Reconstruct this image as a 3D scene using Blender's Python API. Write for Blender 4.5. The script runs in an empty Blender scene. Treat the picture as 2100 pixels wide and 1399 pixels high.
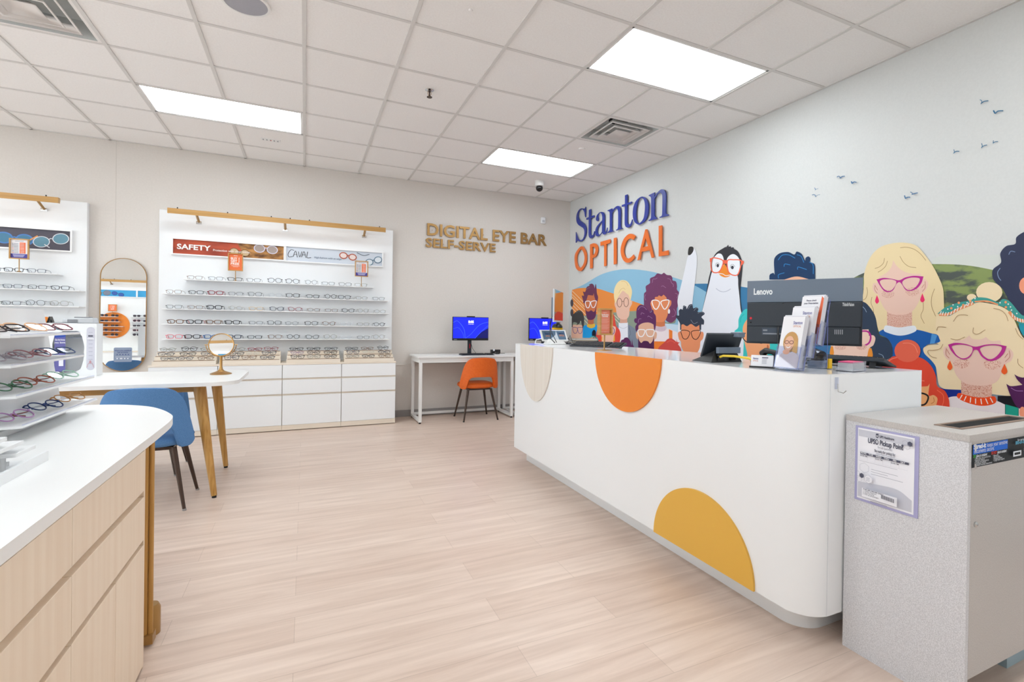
import bpy, bmesh, math, random
from mathutils import Vector, Matrix
from mathutils.geometry import tessellate_polygon
random.seed(7)
S = bpy.context.scene
COL = S.collection
PI = math.pi

# ---------------------------------------------------------------- camera
T = 0.61                      # one ceiling tile
XR, ZC = 3.6315, 3.093        # right wall, ceiling
CAM = Vector((0.0237, -6.7736, 1.2310))
FPX, CX, CY = 1035.63, 1125.165, 671.76
YAW, PITCH, ROLL = 0.44998, -0.005473, 0.014786
_cy, _sy, _cp, _sp, _cr, _sr = math.cos(YAW), math.sin(YAW), math.cos(PITCH), math.sin(PITCH), math.cos(ROLL), math.sin(ROLL)
VF = Vector((_sy * _cp, _cy * _cp, _sp))
_R = Vector((_cy, -_sy, 0)); _U = _R.cross(VF)
VR = _R * _cr + _U * _sr
VU = _U * _cr - _R * _sr
cd = bpy.data.cameras.new('camera'); cam = bpy.data.objects.new('camera', cd); COL.objects.link(cam)
cd.sensor_width = 36; cd.lens = FPX / 2100 * 36
cd.shift_x = (1050 - CX) / 2100; cd.shift_y = (CY - 699.5) / 2100
cd.clip_start = 0.02; cd.clip_end = 100
cam.matrix_world = Matrix(((VR.x, VU.x, -VF.x, CAM.x), (VR.y, VU.y, -VF.y, CAM.y), (VR.z, VU.z, -VF.z, CAM.z), (0, 0, 0, 1)))
S.camera = cam

# ---------------------------------------------------------------- world and exposure
S.view_settings.view_transform = 'Standard'; S.view_settings.look = 'None'
S.view_settings.gamma = 1; S.view_settings.use_curve_mapping = False
S.view_settings.exposure = 0.08
w = bpy.data.worlds.new('world'); S.world = w; w.use_nodes = True
WORLD_STRENGTH, PANEL_STRENGTH, RAIL_STRENGTH = 4.6, 10.0, 4.5
bg = w.node_tree.nodes['Background']; bg.inputs[0].default_value = (0.88, 0.955, 1.0, 1); bg.inputs[1].default_value = WORLD_STRENGTH

# ---------------------------------------------------------------- points on known planes (measured from the room's own geometry)
def ray(x, y): return VF + VR * ((x - CX) / FPX) - VU * ((y - CY) / FPX)
def onX(x, y, X=XR):
    d = ray(x, y); return CAM + d * ((X - CAM.x) / d.x)
def onY(x, y, Y=0.0):
    d = ray(x, y); return CAM + d * ((Y - CAM.y) / d.y)
def onZ(x, y, Z=0.0):
    d = ray(x, y); return CAM + d * ((Z - CAM.z) / d.z)

# ---------------------------------------------------------------- materials
def lin(h):
    h = h.lstrip('#'); o = []
    for i in (0, 2, 4):
        c = int(h[i:i + 2], 16) / 255
        o.append(c / 12.92 if c <= 0.04045 else ((c + 0.055) / 1.055) ** 2.4)
    return (*o, 1)
MATS = {}
def mat(name, hexc, rough=0.5, metal=0.0, emit=0, alpha=1, coat=0, spec=0.5):
    if name in MATS: return MATS[name]
    m = bpy.data.materials.new(name); m.use_nodes = True
    b = m.node_tree.nodes['Principled BSDF']; c = lin(hexc)
    b.inputs['Base Color'].default_value = c; b.inputs['Roughness'].default_value = rough
    b.inputs['Metallic'].default_value = metal; b.inputs['Specular IOR Level'].default_value = spec
    if coat: b.inputs['Coat Weight'].default_value = coat; b.inputs['Coat Roughness'].default_value = 0.05
    if emit: b.inputs['Emission Color'].default_value = c; b.inputs['Emission Strength'].default_value = emit
    if alpha < 1: b.inputs['Alpha'].default_value = alpha
    m.diffuse_color = c; MATS[name] = m; return m
def paint(h): return mat('print_' + h.strip('#'), h, 0.55, spec=0.3)
def plast(h): return mat('acetate_' + h.strip('#'), h, 0.35, spec=0.3)
def nodes(m): return m.node_tree.nodes, m.node_tree.links, m.node_tree.nodes['Principled BSDF']
def grain(name, c1, c2, scale=(40, 40, 1.5), rough=0.45, detail=6, lo=0.35, hi=0.65, bump=0.0):
    m = mat(name, c1, rough); n, l, b = nodes(m)
    tc = n.new('ShaderNodeTexCoord'); mp = n.new('ShaderNodeMapping'); mp.inputs['Scale'].default_value = scale
    ns = n.new('ShaderNodeTexNoise'); ns.inputs['Scale'].default_value = 1; ns.inputs['Detail'].default_value = detail
    cr = n.new('ShaderNodeValToRGB'); cr.color_ramp.elements[0].position = lo; cr.color_ramp.elements[1].position = hi
    cr.color_ramp.elements[0].color = lin(c1); cr.color_ramp.elements[1].color = lin(c2)
    l.new(tc.outputs['Object'], mp.inputs[0]); l.new(mp.outputs[0], ns.inputs[0]); l.new(ns.outputs[0], cr.inputs[0]); l.new(cr.outputs[0], b.inputs['Base Color'])
    if bump:
        bp = n.new('ShaderNodeBump'); bp.inputs['Strength'].default_value = bump; bp.inputs['Distance'].default_value = 0.002
        l.new(ns.outputs[0], bp.inputs['Height']); l.new(bp.outputs[0], b.inputs['Normal'])
    return m
def floor_mat():
    m = mat('oak_planks', '#cdb5a4', 0.38); n, l, b = nodes(m)
    tc = n.new('ShaderNodeTexCoord')
    br = n.new('ShaderNodeTexBrick'); br.offset = 0.37; br.offset_frequency = 2; br.inputs['Scale'].default_value = 1
    br.inputs['Brick Width'].default_value = 1.22; br.inputs['Row Height'].default_value = 0.185; br.inputs['Mortar Size'].default_value = 0.0012
    br.inputs['Mortar Smooth'].default_value = 0.3; br.inputs['Bias'].default_value = 0
    br.inputs['Color1'].default_value = lin('#e4d2c5'); br.inputs['Color2'].default_value = lin('#dcc8ba'); br.inputs['Mortar'].default_value = lin('#c9b6a8')
    l.new(tc.outputs['Object'], br.inputs['Vector'])
    mp = n.new('ShaderNodeMapping'); mp.inputs['Scale'].default_value = (1.6, 22, 1); ns = n.new('ShaderNodeTexNoise')
    ns.inputs['Scale'].default_value = 1; ns.inputs['Detail'].default_value = 8; ns.inputs['Roughness'].default_value = 0.62; ns.inputs['Distortion'].default_value = 0.6
    l.new(tc.outputs['Object'], mp.inputs[0]); l.new(mp.outputs[0], ns.inputs[0])
    cr = n.new('ShaderNodeValToRGB'); cr.color_ramp.elements[0].position = 0.33; cr.color_ramp.elements[1].position = 0.68
    cr.color_ramp.elements[0].color = lin('#e8e1dc'); cr.color_ramp.elements[1].color = lin('#fffdfb')
    l.new(ns.outputs[0], cr.inputs[0])
    mx = n.new('ShaderNodeMix'); mx.data_type = 'RGBA'; mx.blend_type = 'MULTIPLY'; mx.inputs[0].default_value = 1
    l.new(br.outputs[0], mx.inputs[6]); l.new(cr.outputs[0], mx.inputs[7]); l.new(mx.outputs[2], b.inputs['Base Color'])
    return m
def tile_mat():
    m = grain('ceiling_tile', '#efecea', '#f4f2f0', (90, 90, 90), 0.9, 3, 0.3, 0.7, 0.08); return m
def speckle(name, base, dots, scale=260, thr=0.5):
    m = mat(name, base, 0.6); n, l, b = nodes(m)
    tc = n.new('ShaderNodeTexCoord'); ns = n.new('ShaderNodeTexNoise'); ns.inputs['Scale'].default_value = scale; ns.inputs['Detail'].default_value = 2
    cr = n.new('ShaderNodeValToRGB'); cr.color_ramp.elements[0].position = thr - 0.03; cr.color_ramp.elements[1].position = thr + 0.03
    cr.color_ramp.elements[0].color = lin(base); cr.color_ramp.elements[1].color = lin(dots)
    l.new(tc.outputs['Object'], ns.inputs[0]); l.new(ns.outputs[0], cr.inputs[0]); l.new(cr.outputs[0], b.inputs['Base Color']); return m
def thin_glass(name, tint='#ffffff', refl=0.12, dens=0.0):
    m = bpy.data.materials.new(name); m.use_nodes = True; n = m.node_tree.nodes; l = m.node_tree.links; n.clear()
    o = n.new('ShaderNodeOutputMaterial'); t = n.new('ShaderNodeBsdfTransparent'); t.inputs[0].default_value = lin(tint)
    g = n.new('ShaderNodeBsdfGlossy'); g.inputs['Roughness'].default_value = 0.03; g.inputs[0].default_value = (1, 1, 1, 1)
    lw = n.new('ShaderNodeLayerWeight'); lw.inputs[0].default_value = 0.25
    mth = n.new('ShaderNodeMath'); mth.operation = 'MULTIPLY_ADD'; mth.inputs[1].default_value = 0.5; mth.inputs[2].default_value = refl
    l.new(lw.outputs['Fresnel'], mth.inputs[0])
    mx = n.new('ShaderNodeMixShader'); l.new(mth.outputs[0], mx.inputs[0]); l.new(t.outputs[0], mx.inputs[1]); l.new(g.outputs[0], mx.inputs[2]); l.new(mx.outputs[0], o.inputs[0])
    MATS[name] = m; return m
M = dict(
    wall=grain('wall_paint', '#dad4ce', '#ddd7d1', (60, 60, 60), 0.7, 2, bump=0.05), wallr=grain('wall_vinyl', '#d1d2d0', '#d4d5d3', (80, 80, 80), 0.6, 2, bump=0.05),
    floor=floor_mat(), tile=tile_mat(), grid=mat('grid_steel', '#d8d5d2', 0.5),
    white=mat('white_laminate', '#f2f4f6', 0.35), white2=mat('white_top', '#f1f1f0', 0.3), gloss=mat('gloss_white_top', '#ececee', 0.11, coat=0.1),
    panel=mat('display_white', '#f0f2f4', 0.45), shelf=mat('shelf_white', '#f4f5f6', 0.3), wmetal=mat('white_steel', '#e9e8e6', 0.4),
    gold=grain('brushed_brass', '#b98c4e', '#c79a5c', (2, 2, 60), 0.42), brass=mat('brass', '#b58c55', 0.3, 0.85), goldleg=grain('brushed_gold_leg', '#a87732', '#c99a56', (60, 60, 2), 0.35),
    goldflat=mat('satin_brass', '#a9834f', 0.38, 0.6),
    maple=grain('pale_maple', '#ecd7bf', '#f2e0ca', (30, 30, 1.6), 0.45), mapleh=grain('pale_ash', '#e6d8c6', '#eee3d5', (1.6, 30, 30), 0.5), ash=grain('whitewashed_ash', '#dcd3c8', '#e4ddd4', (60, 60, 1.0), 0.5),
    orange=mat('orange_lacquer', '#f08a2c', 0.4), yellow=mat('yellow_lacquer', '#e6b34a', 0.4),
    black=mat('black_plastic', '#15171a', 0.4), dark=mat('dark_grey_plastic', '#2a3038', 0.45), slate=mat('slate_plastic', '#6c7888', 0.45), blackg=mat('gloss_black', '#0b0c0f', 0.12),
    grey=mat('grey_trim', '#9a9593', 0.6), mid=mat('mid_grey', '#8d9096', 0.5), lgrey=mat('light_grey_plastic', '#c9cdd2', 0.4),
    bronze=mat('bronze_leg', '#4c3d35', 0.35, 0.5), rubber=mat('rubber', '#101010', 0.7),
    leather=grain('orange_leather', '#e2620f', '#e86a18', (60, 60, 60), 0.5, 3, bump=0.1), fabric=grain('blue_fabric', '#4876ab', '#628fc2', (420, 420, 420), 0.9, 2, 0.3, 0.7, 0.3),
    speck=grain('speckled_laminate', '#c6c6ca', '#e4e4e8', (330, 330, 330), 0.55, 2, 0.35, 0.65), speck2=grain('speckled_top', '#b8b4b2', '#cbc6c3', (330, 330, 330), 0.35, 2, 0.35, 0.65),  # console sides lighter than its door: light from the left put into the colour
    mirror=mat('mirror', '#f4f6f6', 0.01, 1.0), chrome=mat('chrome', '#cfd2d4', 0.15, 1.0),
    glass=thin_glass('lens_glass', '#fbfdff', 0.03), acryl=thin_glass('clear_acrylic', '#f3f5fc', 0.03), acryle=mat('acrylic_edge', '#8f9be0', 0.2, alpha=0.55), pane=thin_glass('window_glass', '#fdfefe', 0.03),
    panelglow=mat('light_panel', '#f1faff', 0.5, emit=PANEL_STRENGTH), led=mat('led_strip', '#f4f8ff', 0.5, emit=RAIL_STRENGTH),
    void=mat('hollow_shade_black', '#050505', 0.9), galv=mat('galvanised', '#c4c8c7', 0.5), diff=mat('diffuser_white', '#e9e5e2', 0.4),
    ledred=mat('red_button', '#d01828', 0.3), amber=mat('scanner_yellow', '#f2bf10', 0.4), cable=mat('yellow_cable', '#e8c632', 0.5), paper=mat('paper', '#f0f0f4', 0.7), cream=mat('cream_paper', '#efe8d4', 0.8), pink=mat('pink_paper', '#f2608a', 0.8))

# ---------------------------------------------------------------- mesh builder
class MB:
    def __init__(s): s.v = []; s.f = []; s.mi = []; s.mats = []; s.sm = []
    def _m(s, m):
        if m is None: m = M['white']
        if m not in s.mats: s.mats.append(m)
        return s.mats.index(m)
    def add(s, vs, fs, m, X=None, smooth=False):
        o = len(s.v); i = s._m(m)
        s.v += [tuple(X @ Vector(v)) if X is not None else tuple(v) for v in vs]
        for f in fs: s.f.append([a + o for a in f]); s.mi.append(i); s.sm.append(smooth)
        return s
    def box(s, a, b, m=None, X=None):
        (x0, y0, z0), (x1, y1, z1) = a, b
        x0, x1 = min(x0, x1), max(x0, x1); y0, y1 = min(y0, y1), max(y0, y1); z0, z1 = min(z0, z1), max(z0, z1)
        vs = [(x0, y0, z0), (x1, y0, z0), (x1, y1, z0), (x0, y1, z0), (x0, y0, z1), (x1, y0, z1), (x1, y1, z1), (x0, y1, z1)]
        return s.add(vs, [(0, 3, 2, 1), (4, 5, 6, 7), (0, 1, 5, 4), (1, 2, 6, 5), (2, 3, 7, 6), (3, 0, 4, 7)], m, X)
    def loops(s, loops, O, u, v, n, th, m, base=0.0, side=None):
        """filled outline with holes, drawn in (u,v) from O, thickness th along n"""
        O, u, v, n = Vector(O), Vector(u), Vector(v), Vector(n)
        tri = tessellate_polygon([[Vector((p[0], p[1], 0)) for p in L] for L in loops])
        flat = [p for L in loops for p in L]; N = len(flat)
        top = [O + u * p[0] + v * p[1] + n * (base + th) for p in flat]
        def orient(t):
            a, b, c = (flat[i] for i in t)
            k = (b[0] - a[0]) * (c[1] - a[1]) - (b[1] - a[1]) * (c[0] - a[0])
            return t if k * (u.cross(v).dot(n)) > 0 else t[::-1]
        tri = [orient(tuple(t)) for t in tri]
        s.add(top, tri, m)
        if th:
            bot = [O + u * p[0] + v * p[1] + n * base for p in flat]
            fs = []; k = 0
            for L in loops:
                area = sum(L[i][0] * L[(i + 1) % len(L)][1] - L[(i + 1) % len(L)][0] * L[i][1] for i in range(len(L)))
                for i in range(len(L)):
                    a, b = k + i, k + (i + 1) % len(L)
                    q = (a, b, b + N, a + N)
                    fs.append(q)
                k += len(L)
            s.add(top + bot, fs, side or m); s.add(bot, [t[::-1] for t in tri], side or m)
        return s
    def tube(s, pts, r, m, n=8, closed=False, X=None, flat=1.0):
        pts = [Vector(p) for p in pts]; N = len(pts); vs = []; fs = []
        rr = r if isinstance(r, (list, tuple)) else [r] * N
        prev = None
        for i, p in enumerate(pts):
            if closed: t = pts[(i + 1) % N] - pts[i - 1]
            else: t = pts[min(i + 1, N - 1)] - pts[max(i - 1, 0)]
            t.normalize()
            if prev is None:
                a = Vector((0, 0, 1)) if abs(t.z) < 0.9 else Vector((0, 1, 0))
                a = (a - t * a.dot(t)).normalized()
            else: a = (prev - t * prev.dot(t)).normalized()
            prev = a; b = t.cross(a)
            for k in range(n):
                g = 2 * PI * k / n; vs.append(p + a * (math.cos(g) * rr[i]) + b * (math.sin(g) * rr[i] * flat))
        for i in range(N if closed else N - 1):
            j = (i + 1) % N
            for k in range(n): fs.append((i * n + k, i * n + (k + 1) % n, j * n + (k + 1) % n, j * n + k))
        if not closed: fs.append(tuple(range(n))[::-1]); fs.append(tuple((N - 1) * n + k for k in range(n)))
        return s.add(vs, fs, m, X, True)
    def lathe(s, prof, m, c=(0, 0, 0), n=32, X=None, ax='z'):
        vs = []; fs = []
        for r, z in prof:
            for k in range(n):
                g = 2 * PI * k / n
                p = (c[0] + r * math.cos(g), c[1] + r * math.sin(g), c[2] + z) if ax == 'z' else (c[0] + r * math.cos(g), c[1] + z, c[2] + r * math.sin(g))
                vs.append(p)
        for i in range(len(prof) - 1):
            for k in range(n): fs.append((i * n + k, i * n + (k + 1) % n, (i + 1) * n + (k + 1) % n, (i + 1) * n + k))
        if prof[0][0] > 1e-6 and abs(prof[0][1] - prof[1][1]) > 1e-7: fs.append(tuple(range(n))[::-1])
        if prof[-1][0] > 1e-6 and abs(prof[-1][1] - prof[-2][1]) > 1e-7: fs.append(tuple((len(prof) - 1) * n + k for k in range(n)))
        return s.add(vs, fs, m, X, True)
    def text(s, st, O, u, v, size, m, th=0.0, base=0.0, align='LEFT', bold=0.0, n=None, width=None):
        O, u, v = Vector(O), Vector(u).normalized(), Vector(v).normalized(); n = Vector(n) if n else u.cross(v)
        vs, fs, wd = text_geo(st, bold)
        k = size; kx = size if width is None else width / max(wd, 1e-6)
        off = {'LEFT': 0, 'CENTER': -wd / 2, 'RIGHT': -wd}[align]
        s.add([O + u * ((p[0] + off) * kx) + v * (p[1] * k) + n * (base + th) for p in vs], fs, m)
        if th:
            ed = {}
            for f in fs:
                for i in range(len(f)):
                    a, b = f[i], f[(i + 1) % len(f)]
                    ed[(a, b)] = 1
            q = []; N = len(vs)
            for (a, b) in ed:
                if (b, a) not in ed: q.append((a, b, b + N, a + N))
            s.add([O + u * ((p[0] + off) * kx) + v * (p[1] * k) + n * (base + th) for p in vs] + [O + u * ((p[0] + off) * kx) + v * (p[1] * k) + n * base for p in vs], q, m)
        return s
    def build(s, name, parent=None, bevel=0, seg=2, solid=0, subd=0, smooth_angle=40, label=None, origin=None):
        me = bpy.data.meshes.new(name)
        o0 = Vector(origin) if origin is not None else Vector((0, 0, 0))
        me.from_pydata([tuple(Vector(v) - o0) for v in s.v], [], s.f)
        for m in s.mats: me.materials.append(m)
        me.polygons.foreach_set('material_index', s.mi)
        me.polygons.foreach_set('use_smooth', [bool(x) or bevel > 0 or solid > 0 for x in s.sm])
        me.update(); me.validate()
        me.set_sharp_from_angle(angle=math.radians(smooth_angle))
        o = bpy.data.objects.new(name, me); COL.objects.link(o); o.location = o0
        if parent:
            o.parent = parent; o.matrix_parent_inverse = Matrix.Identity(4)
            o.location = o0 - PW[parent.name]
        if solid: md = o.modifiers.new('solid', 'SOLIDIFY'); md.thickness = solid; md.offset = 0
        if bevel: md = o.modifiers.new('bevel', 'BEVEL'); md.width = bevel; md.segments = seg; md.limit_method = 'ANGLE'; md.angle_limit = math.radians(40)
        if subd: md = o.modifiers.new('sub', 'SUBSURF'); md.levels = subd; md.render_levels = subd
        PW[o.name] = o0
        if label: o['label'] = label
        return o
PW = {}          # world position of every unrotated object, so that parts can be drawn in room coordinates
_T = {}
def text_geo(st, bold=0.0):
    if (st, bold) in _T: return _T[(st, bold)]
    c = bpy.data.curves.new('t', 'FONT'); c.body = st; c.size = 1; c.offset = bold; c.resolution_u = 3
    o = bpy.data.objects.new('t', c); COL.objects.link(o); dg = bpy.context.evaluated_depsgraph_get(); dg.update()
    me = bpy.data.meshes.new_from_object(o.evaluated_get(dg))
    vs = [tuple(v.co) for v in me.vertices]; fs = [tuple(p.vertices) for p in me.polygons]
    # outlines face +z
    out = []
    for f in fs:
        a, b, cc = (Vector(vs[i]) for i in f[:3]); out.append(f if (b - a).cross(cc - a).z >= 0 else f[::-1])
    wd = max([v[0] for v in vs], default=0.3); bpy.data.objects.remove(o); bpy.data.curves.remove(c); bpy.data.meshes.remove(me)
    _T[(st, bold)] = (vs, out, wd); return _T[(st, bold)]
def thing(name, label, cat, loc=(0, 0, 0), group=None, rz=0):
    o = bpy.data.objects.new(name, None); COL.objects.link(o); o.location = loc; o.rotation_euler = (0, 0, rz)
    o.empty_display_size = 0.05; PW[o.name] = Vector(loc)
    return tag(o, label, cat, group)
def tag(o, label, cat, group=None, kind=None):
    o['label'] = label; o['category'] = cat
    if group: o['group'] = group
    if kind: o['kind'] = kind
    return o
def struct(o): o['kind'] = 'structure'; return o
def dup_tree(root, loc=None, rot=None):
    r = root.copy(); COL.objects.link(r)
    if loc is not None: r.location = loc
    if rot is not None: r.rotation_euler = rot
    for ch in list(root.children):
        c = ch.copy(); COL.objects.link(c); c.parent = r
        for g in list(ch.children):
            d = g.copy(); COL.objects.link(d); d.parent = c
    return r
def smooth(pts, closed=True, step=5, sharp=False):
    """spline through points; a point with a third member is a corner"""
    if sharp: return [(p[0], p[1]) for p in pts]
    N = len(pts); P = [Vector((p[0], p[1])) for p in pts]; C = [len(p) > 2 for p in pts]
    if not closed: C[0] = C[-1] = True
    out = []
    for i in range(N if closed else N - 1):
        j = (i + 1) % N; a, b = P[i], P[j]; L = (b - a).length
        ta = (b - a) if C[i] else (b - P[i - 1]) * 0.5
        tb = (b - a) if C[j] else (P[(j + 1) % N] - a) * 0.5
        if ta.length > L: ta = ta * (L / ta.length)
        if tb.length > L: tb = tb * (L / tb.length)
        if C[i] and C[j]: out.append(tuple(a)); continue
        for k in range(step):
            t = k / step; t2, t3 = t * t, t ** 3
            out.append(tuple(a * (2 * t3 - 3 * t2 + 1) + ta * (t3 - 2 * t2 + t) + b * (-2 * t3 + 3 * t2) + tb * (t3 - t2)))
    if not closed: out.append(tuple(P[-1]))
    return out
def ribbon(pts, wd, closed=False):
    P = [Vector((p[0], p[1])) for p in smooth(pts, closed, 4)]; N = len(P); A = []; B = []
    for i in range(N):
        t = (P[(i + 1) % N] - P[i - 1]) if closed else (P[min(i + 1, N - 1)] - P[max(i - 1, 0)])
        t.normalize(); nn = Vector((-t.y, t.x)) * wd / 2; A.append(tuple(P[i] + nn)); B.append(tuple(P[i] - nn))
    if closed: return [A, B[::-1]]
    return [A + B[::-1]]
def ell(cx, cy, rx, ry, n=20): return [(cx + rx * math.cos(2 * PI * k / n), cy + ry * math.sin(2 * PI * k / n)) for k in range(n)]
def rrect(x0, y0, x1, y1, r, n=6):
    o = []
    for cx, cy, a in ((x1 - r, y1 - r, 0), (x0 + r, y1 - r, 90), (x0 + r, y0 + r, 180), (x1 - r, y0 + r, 270)):
        for k in range(n + 1): g = math.radians(a + 90 * k / n); o.append((cx + r * math.cos(g), cy + r * math.sin(g)))
    return o
class Art:
    """flat printed artwork on a surface: origin O, right u, up v"""
    def __init__(s, O, u, v, step=0.0004, base=0.0006):
        s.O, s.u, s.v = Vector(O), Vector(u).normalized(), Vector(v).normalized(); s.n = s.u.cross(s.v); s.k = base; s.st = step; s.mb = MB()
    def poly(s, loops, m): s.mb.loops(loops, s.O, s.u, s.v, s.n, 0, m, s.k); s.k += s.st; return s
    def rect(s, x0, y0, x1, y1, m): return s.poly([[(x0, y0), (x1, y0), (x1, y1), (x0, y1)]], m)
    def line(s, pts, wd, m, closed=False): return s.poly(ribbon(pts, wd, closed), m)
    def text(s, st, x, y, size, m, align='LEFT', bold=0.0, width=None):
        s.mb.text(st, s.O + s.u * x + s.v * y, s.u, s.v, size, m, 0, s.k, align, bold, s.n, width); s.k += s.st; return s
    def build(s, name, parent=None, **k): return s.mb.build(name, parent, **k)

# ================================================================ the room
YF, XL, YD, XD = -9.9, -6.6, -8.2, -1.8      # storefront, left wall, rear display wall, its end
struct(MB().box((XL - .1, YF - .1, -.1), (XR + .1, .1, 0), M['floor']).build('floor'))
struct(MB().box((XL - .1, 0, 0), (XR + .1, .1, ZC + .1), M['wall']).build('wall_back'))
struct(MB().box((XR, YF - .1, 0), (XR + .1, 0, ZC + .1), M['wallr']).build('wall_right'))
wl = MB().box((XL - .1, YF - .1, 0), (XL, 0, .35), M['wall']); wl.box((XL - .1, YF - .1, 2.85), (XL, 0, ZC + .1), M['wall']); wl.box((XL - .1, YF - .1, .35), (XL, -7.6, 2.85), M['wall']); wl.box((XL - .1, -.4, .35), (XL, 0, 2.85), M['wall'])
struct(wl.build('wall_left'))
wr = MB().box((XL, YD - .1, 0), (XD, YD, ZC + .1), M['wall']); wr.box((XD - .1, YF, 0), (XD, YD - .1, ZC + .1), M['wall'])
struct(wr.build('wall_rear'))
struct(MB().box((XD, YF - .1, 0), (XR, YF, ZC + .1), M['wall']).build('wall_front'))
for i in range(4):
    y0 = -7.6 + i * 1.8; y1 = y0 + 1.8
    fr = MB()
    for a, b in (((XL - .08, y0, .35), (XL - .02, y0 + .05, 2.85)), ((XL - .08, y1 - .05, .35), (XL - .02, y1, 2.85)), ((XL - .08, y0 + .05, .35), (XL - .02, y1 - .05, .4)), ((XL - .08, y0 + .05, 2.8), (XL - .02, y1 - .05, 2.85))): fr.box(a, b, M['dark'])
    wo = struct(fr.build('window_%d' % (i + 1))); MB().box((XL - .052, y0 + .05, .4), (XL - .048, y1 - .05, 2.8), M['pane']).build('window_glass', wo)

def xa(a): return a * T
def yb(b): return -(b + .827) * T
LIGHTS = [(-2, 1), (3, 1), (3, 5), (-2, 5), (-7, 1), (-7, 5), (-2, 9), (3, 9), (-7, 9), (-2, 13), (3, 13)]
VENTS = [(4, 3), (-3, 3)]
skip = set((a + k, b) for a, b in LIGHTS for k in (0, 1)) | set(VENTS)
ce = MB()
for a in range(-11, 6):
    for b in range(-1, 15):
        if (a, b) in skip: continue
        x0, x1 = max(xa(a), XL), min(xa(a + 1), XR); y1, y0 = min(yb(b), 0), max(yb(b + 1), YF)
        ce.box((x0, y0, ZC + .006), (x1, y1, ZC + .02), M['tile'])
# closed lid above the tiles
ce.box((XL, YF, ZC + .32), (XR, 0, ZC + .34), M['tile'])
ceil = struct(ce.build('ceiling'))
g = MB()
MIDL = set((a + 1, b) for a, b in LIGHTS)
for a in range(-10, 6):
    for b in range(-1, 15):
        if (a, b) in MIDL: continue
        g.box((xa(a) - .012, max(yb(b + 1) - .0115, YF), ZC), (xa(a) + .012, min(yb(b) - .0115, 0), ZC + .03), M['grid'])
for b in range(0, 15):
    for a in range(-11, 6):
        x0, x1 = max(xa(a) + .012, XL), min(xa(a + 1) - .012, XR)
        g.box((x0, yb(b) - .0115, ZC + .0005), (x1, yb(b) + .0115, ZC + .03), M['grid'])
g.box((XR - .02, YF, ZC), (XR, 0, ZC + .03), M['grid']); g.box((XL, -.02, ZC), (XR, 0, ZC + .03), M['grid'])
g.build('ceiling_grid', ceil)
struct(MB().box((1.05, -.012, .675), (1.6, 0, .69), M['wall']).box((1.6, -.012, .675), (XR, 0, .69), M['wall']).build('trim_1'))
struct(MB().box((-1.781, -.001, .1), (-1.777, 0, ZC), mat('seam', '#cfc9c3', 0.7)).build('trim_2'))
struct(MB().box((1.05, -.01, 0), (XR, 0, .085), M['grey']).box((XL, -.01, 0), (-1.4, 0, .085), M['grey']).build('baseboard_back'))
struct(MB().box((XR - .01, YF, 0), (XR, -.01, .085), M['grey']).build('baseboard_right'))

LBL = {(-2, 1): 'long glowing ceiling panel at left, above the eyeglass display', (3, 1): 'small-looking glowing ceiling panel nearest the back corner', (3, 5): 'large glowing ceiling panel nearest the mural wall at top right'}
for a, b in LIGHTS:
    x0, x1, y1, y0 = xa(a) + .013, xa(a + 2) - .013, yb(b) - .013, yb(b + 1) + .013
    t = thing('ceiling_light', LBL.get((a, b), 'glowing flush ceiling panel outside the photo at grid column %d row %d' % (a, b)), 'ceiling light', ((x0 + x1) / 2, (y0 + y1) / 2, ZC), 'flush ceiling light panels')
    f = MB()
    for p, q in (((x0, y0), (x1, y0 + .018)), ((x0, y1 - .018), (x1, y1)), ((x0, y0), (x0 + .018, y1)), ((x1 - .018, y0), (x1, y1))): f.box((*p, ZC + .004), (*q, ZC + .05), M['wmetal'])
    f.build('frame', t)
    MB().box((x0 + .018, y0 + .018, ZC + .012), (x1 - .018, y1 - .018, ZC + .03), M['panelglow']).build('diffuser', t)
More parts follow.
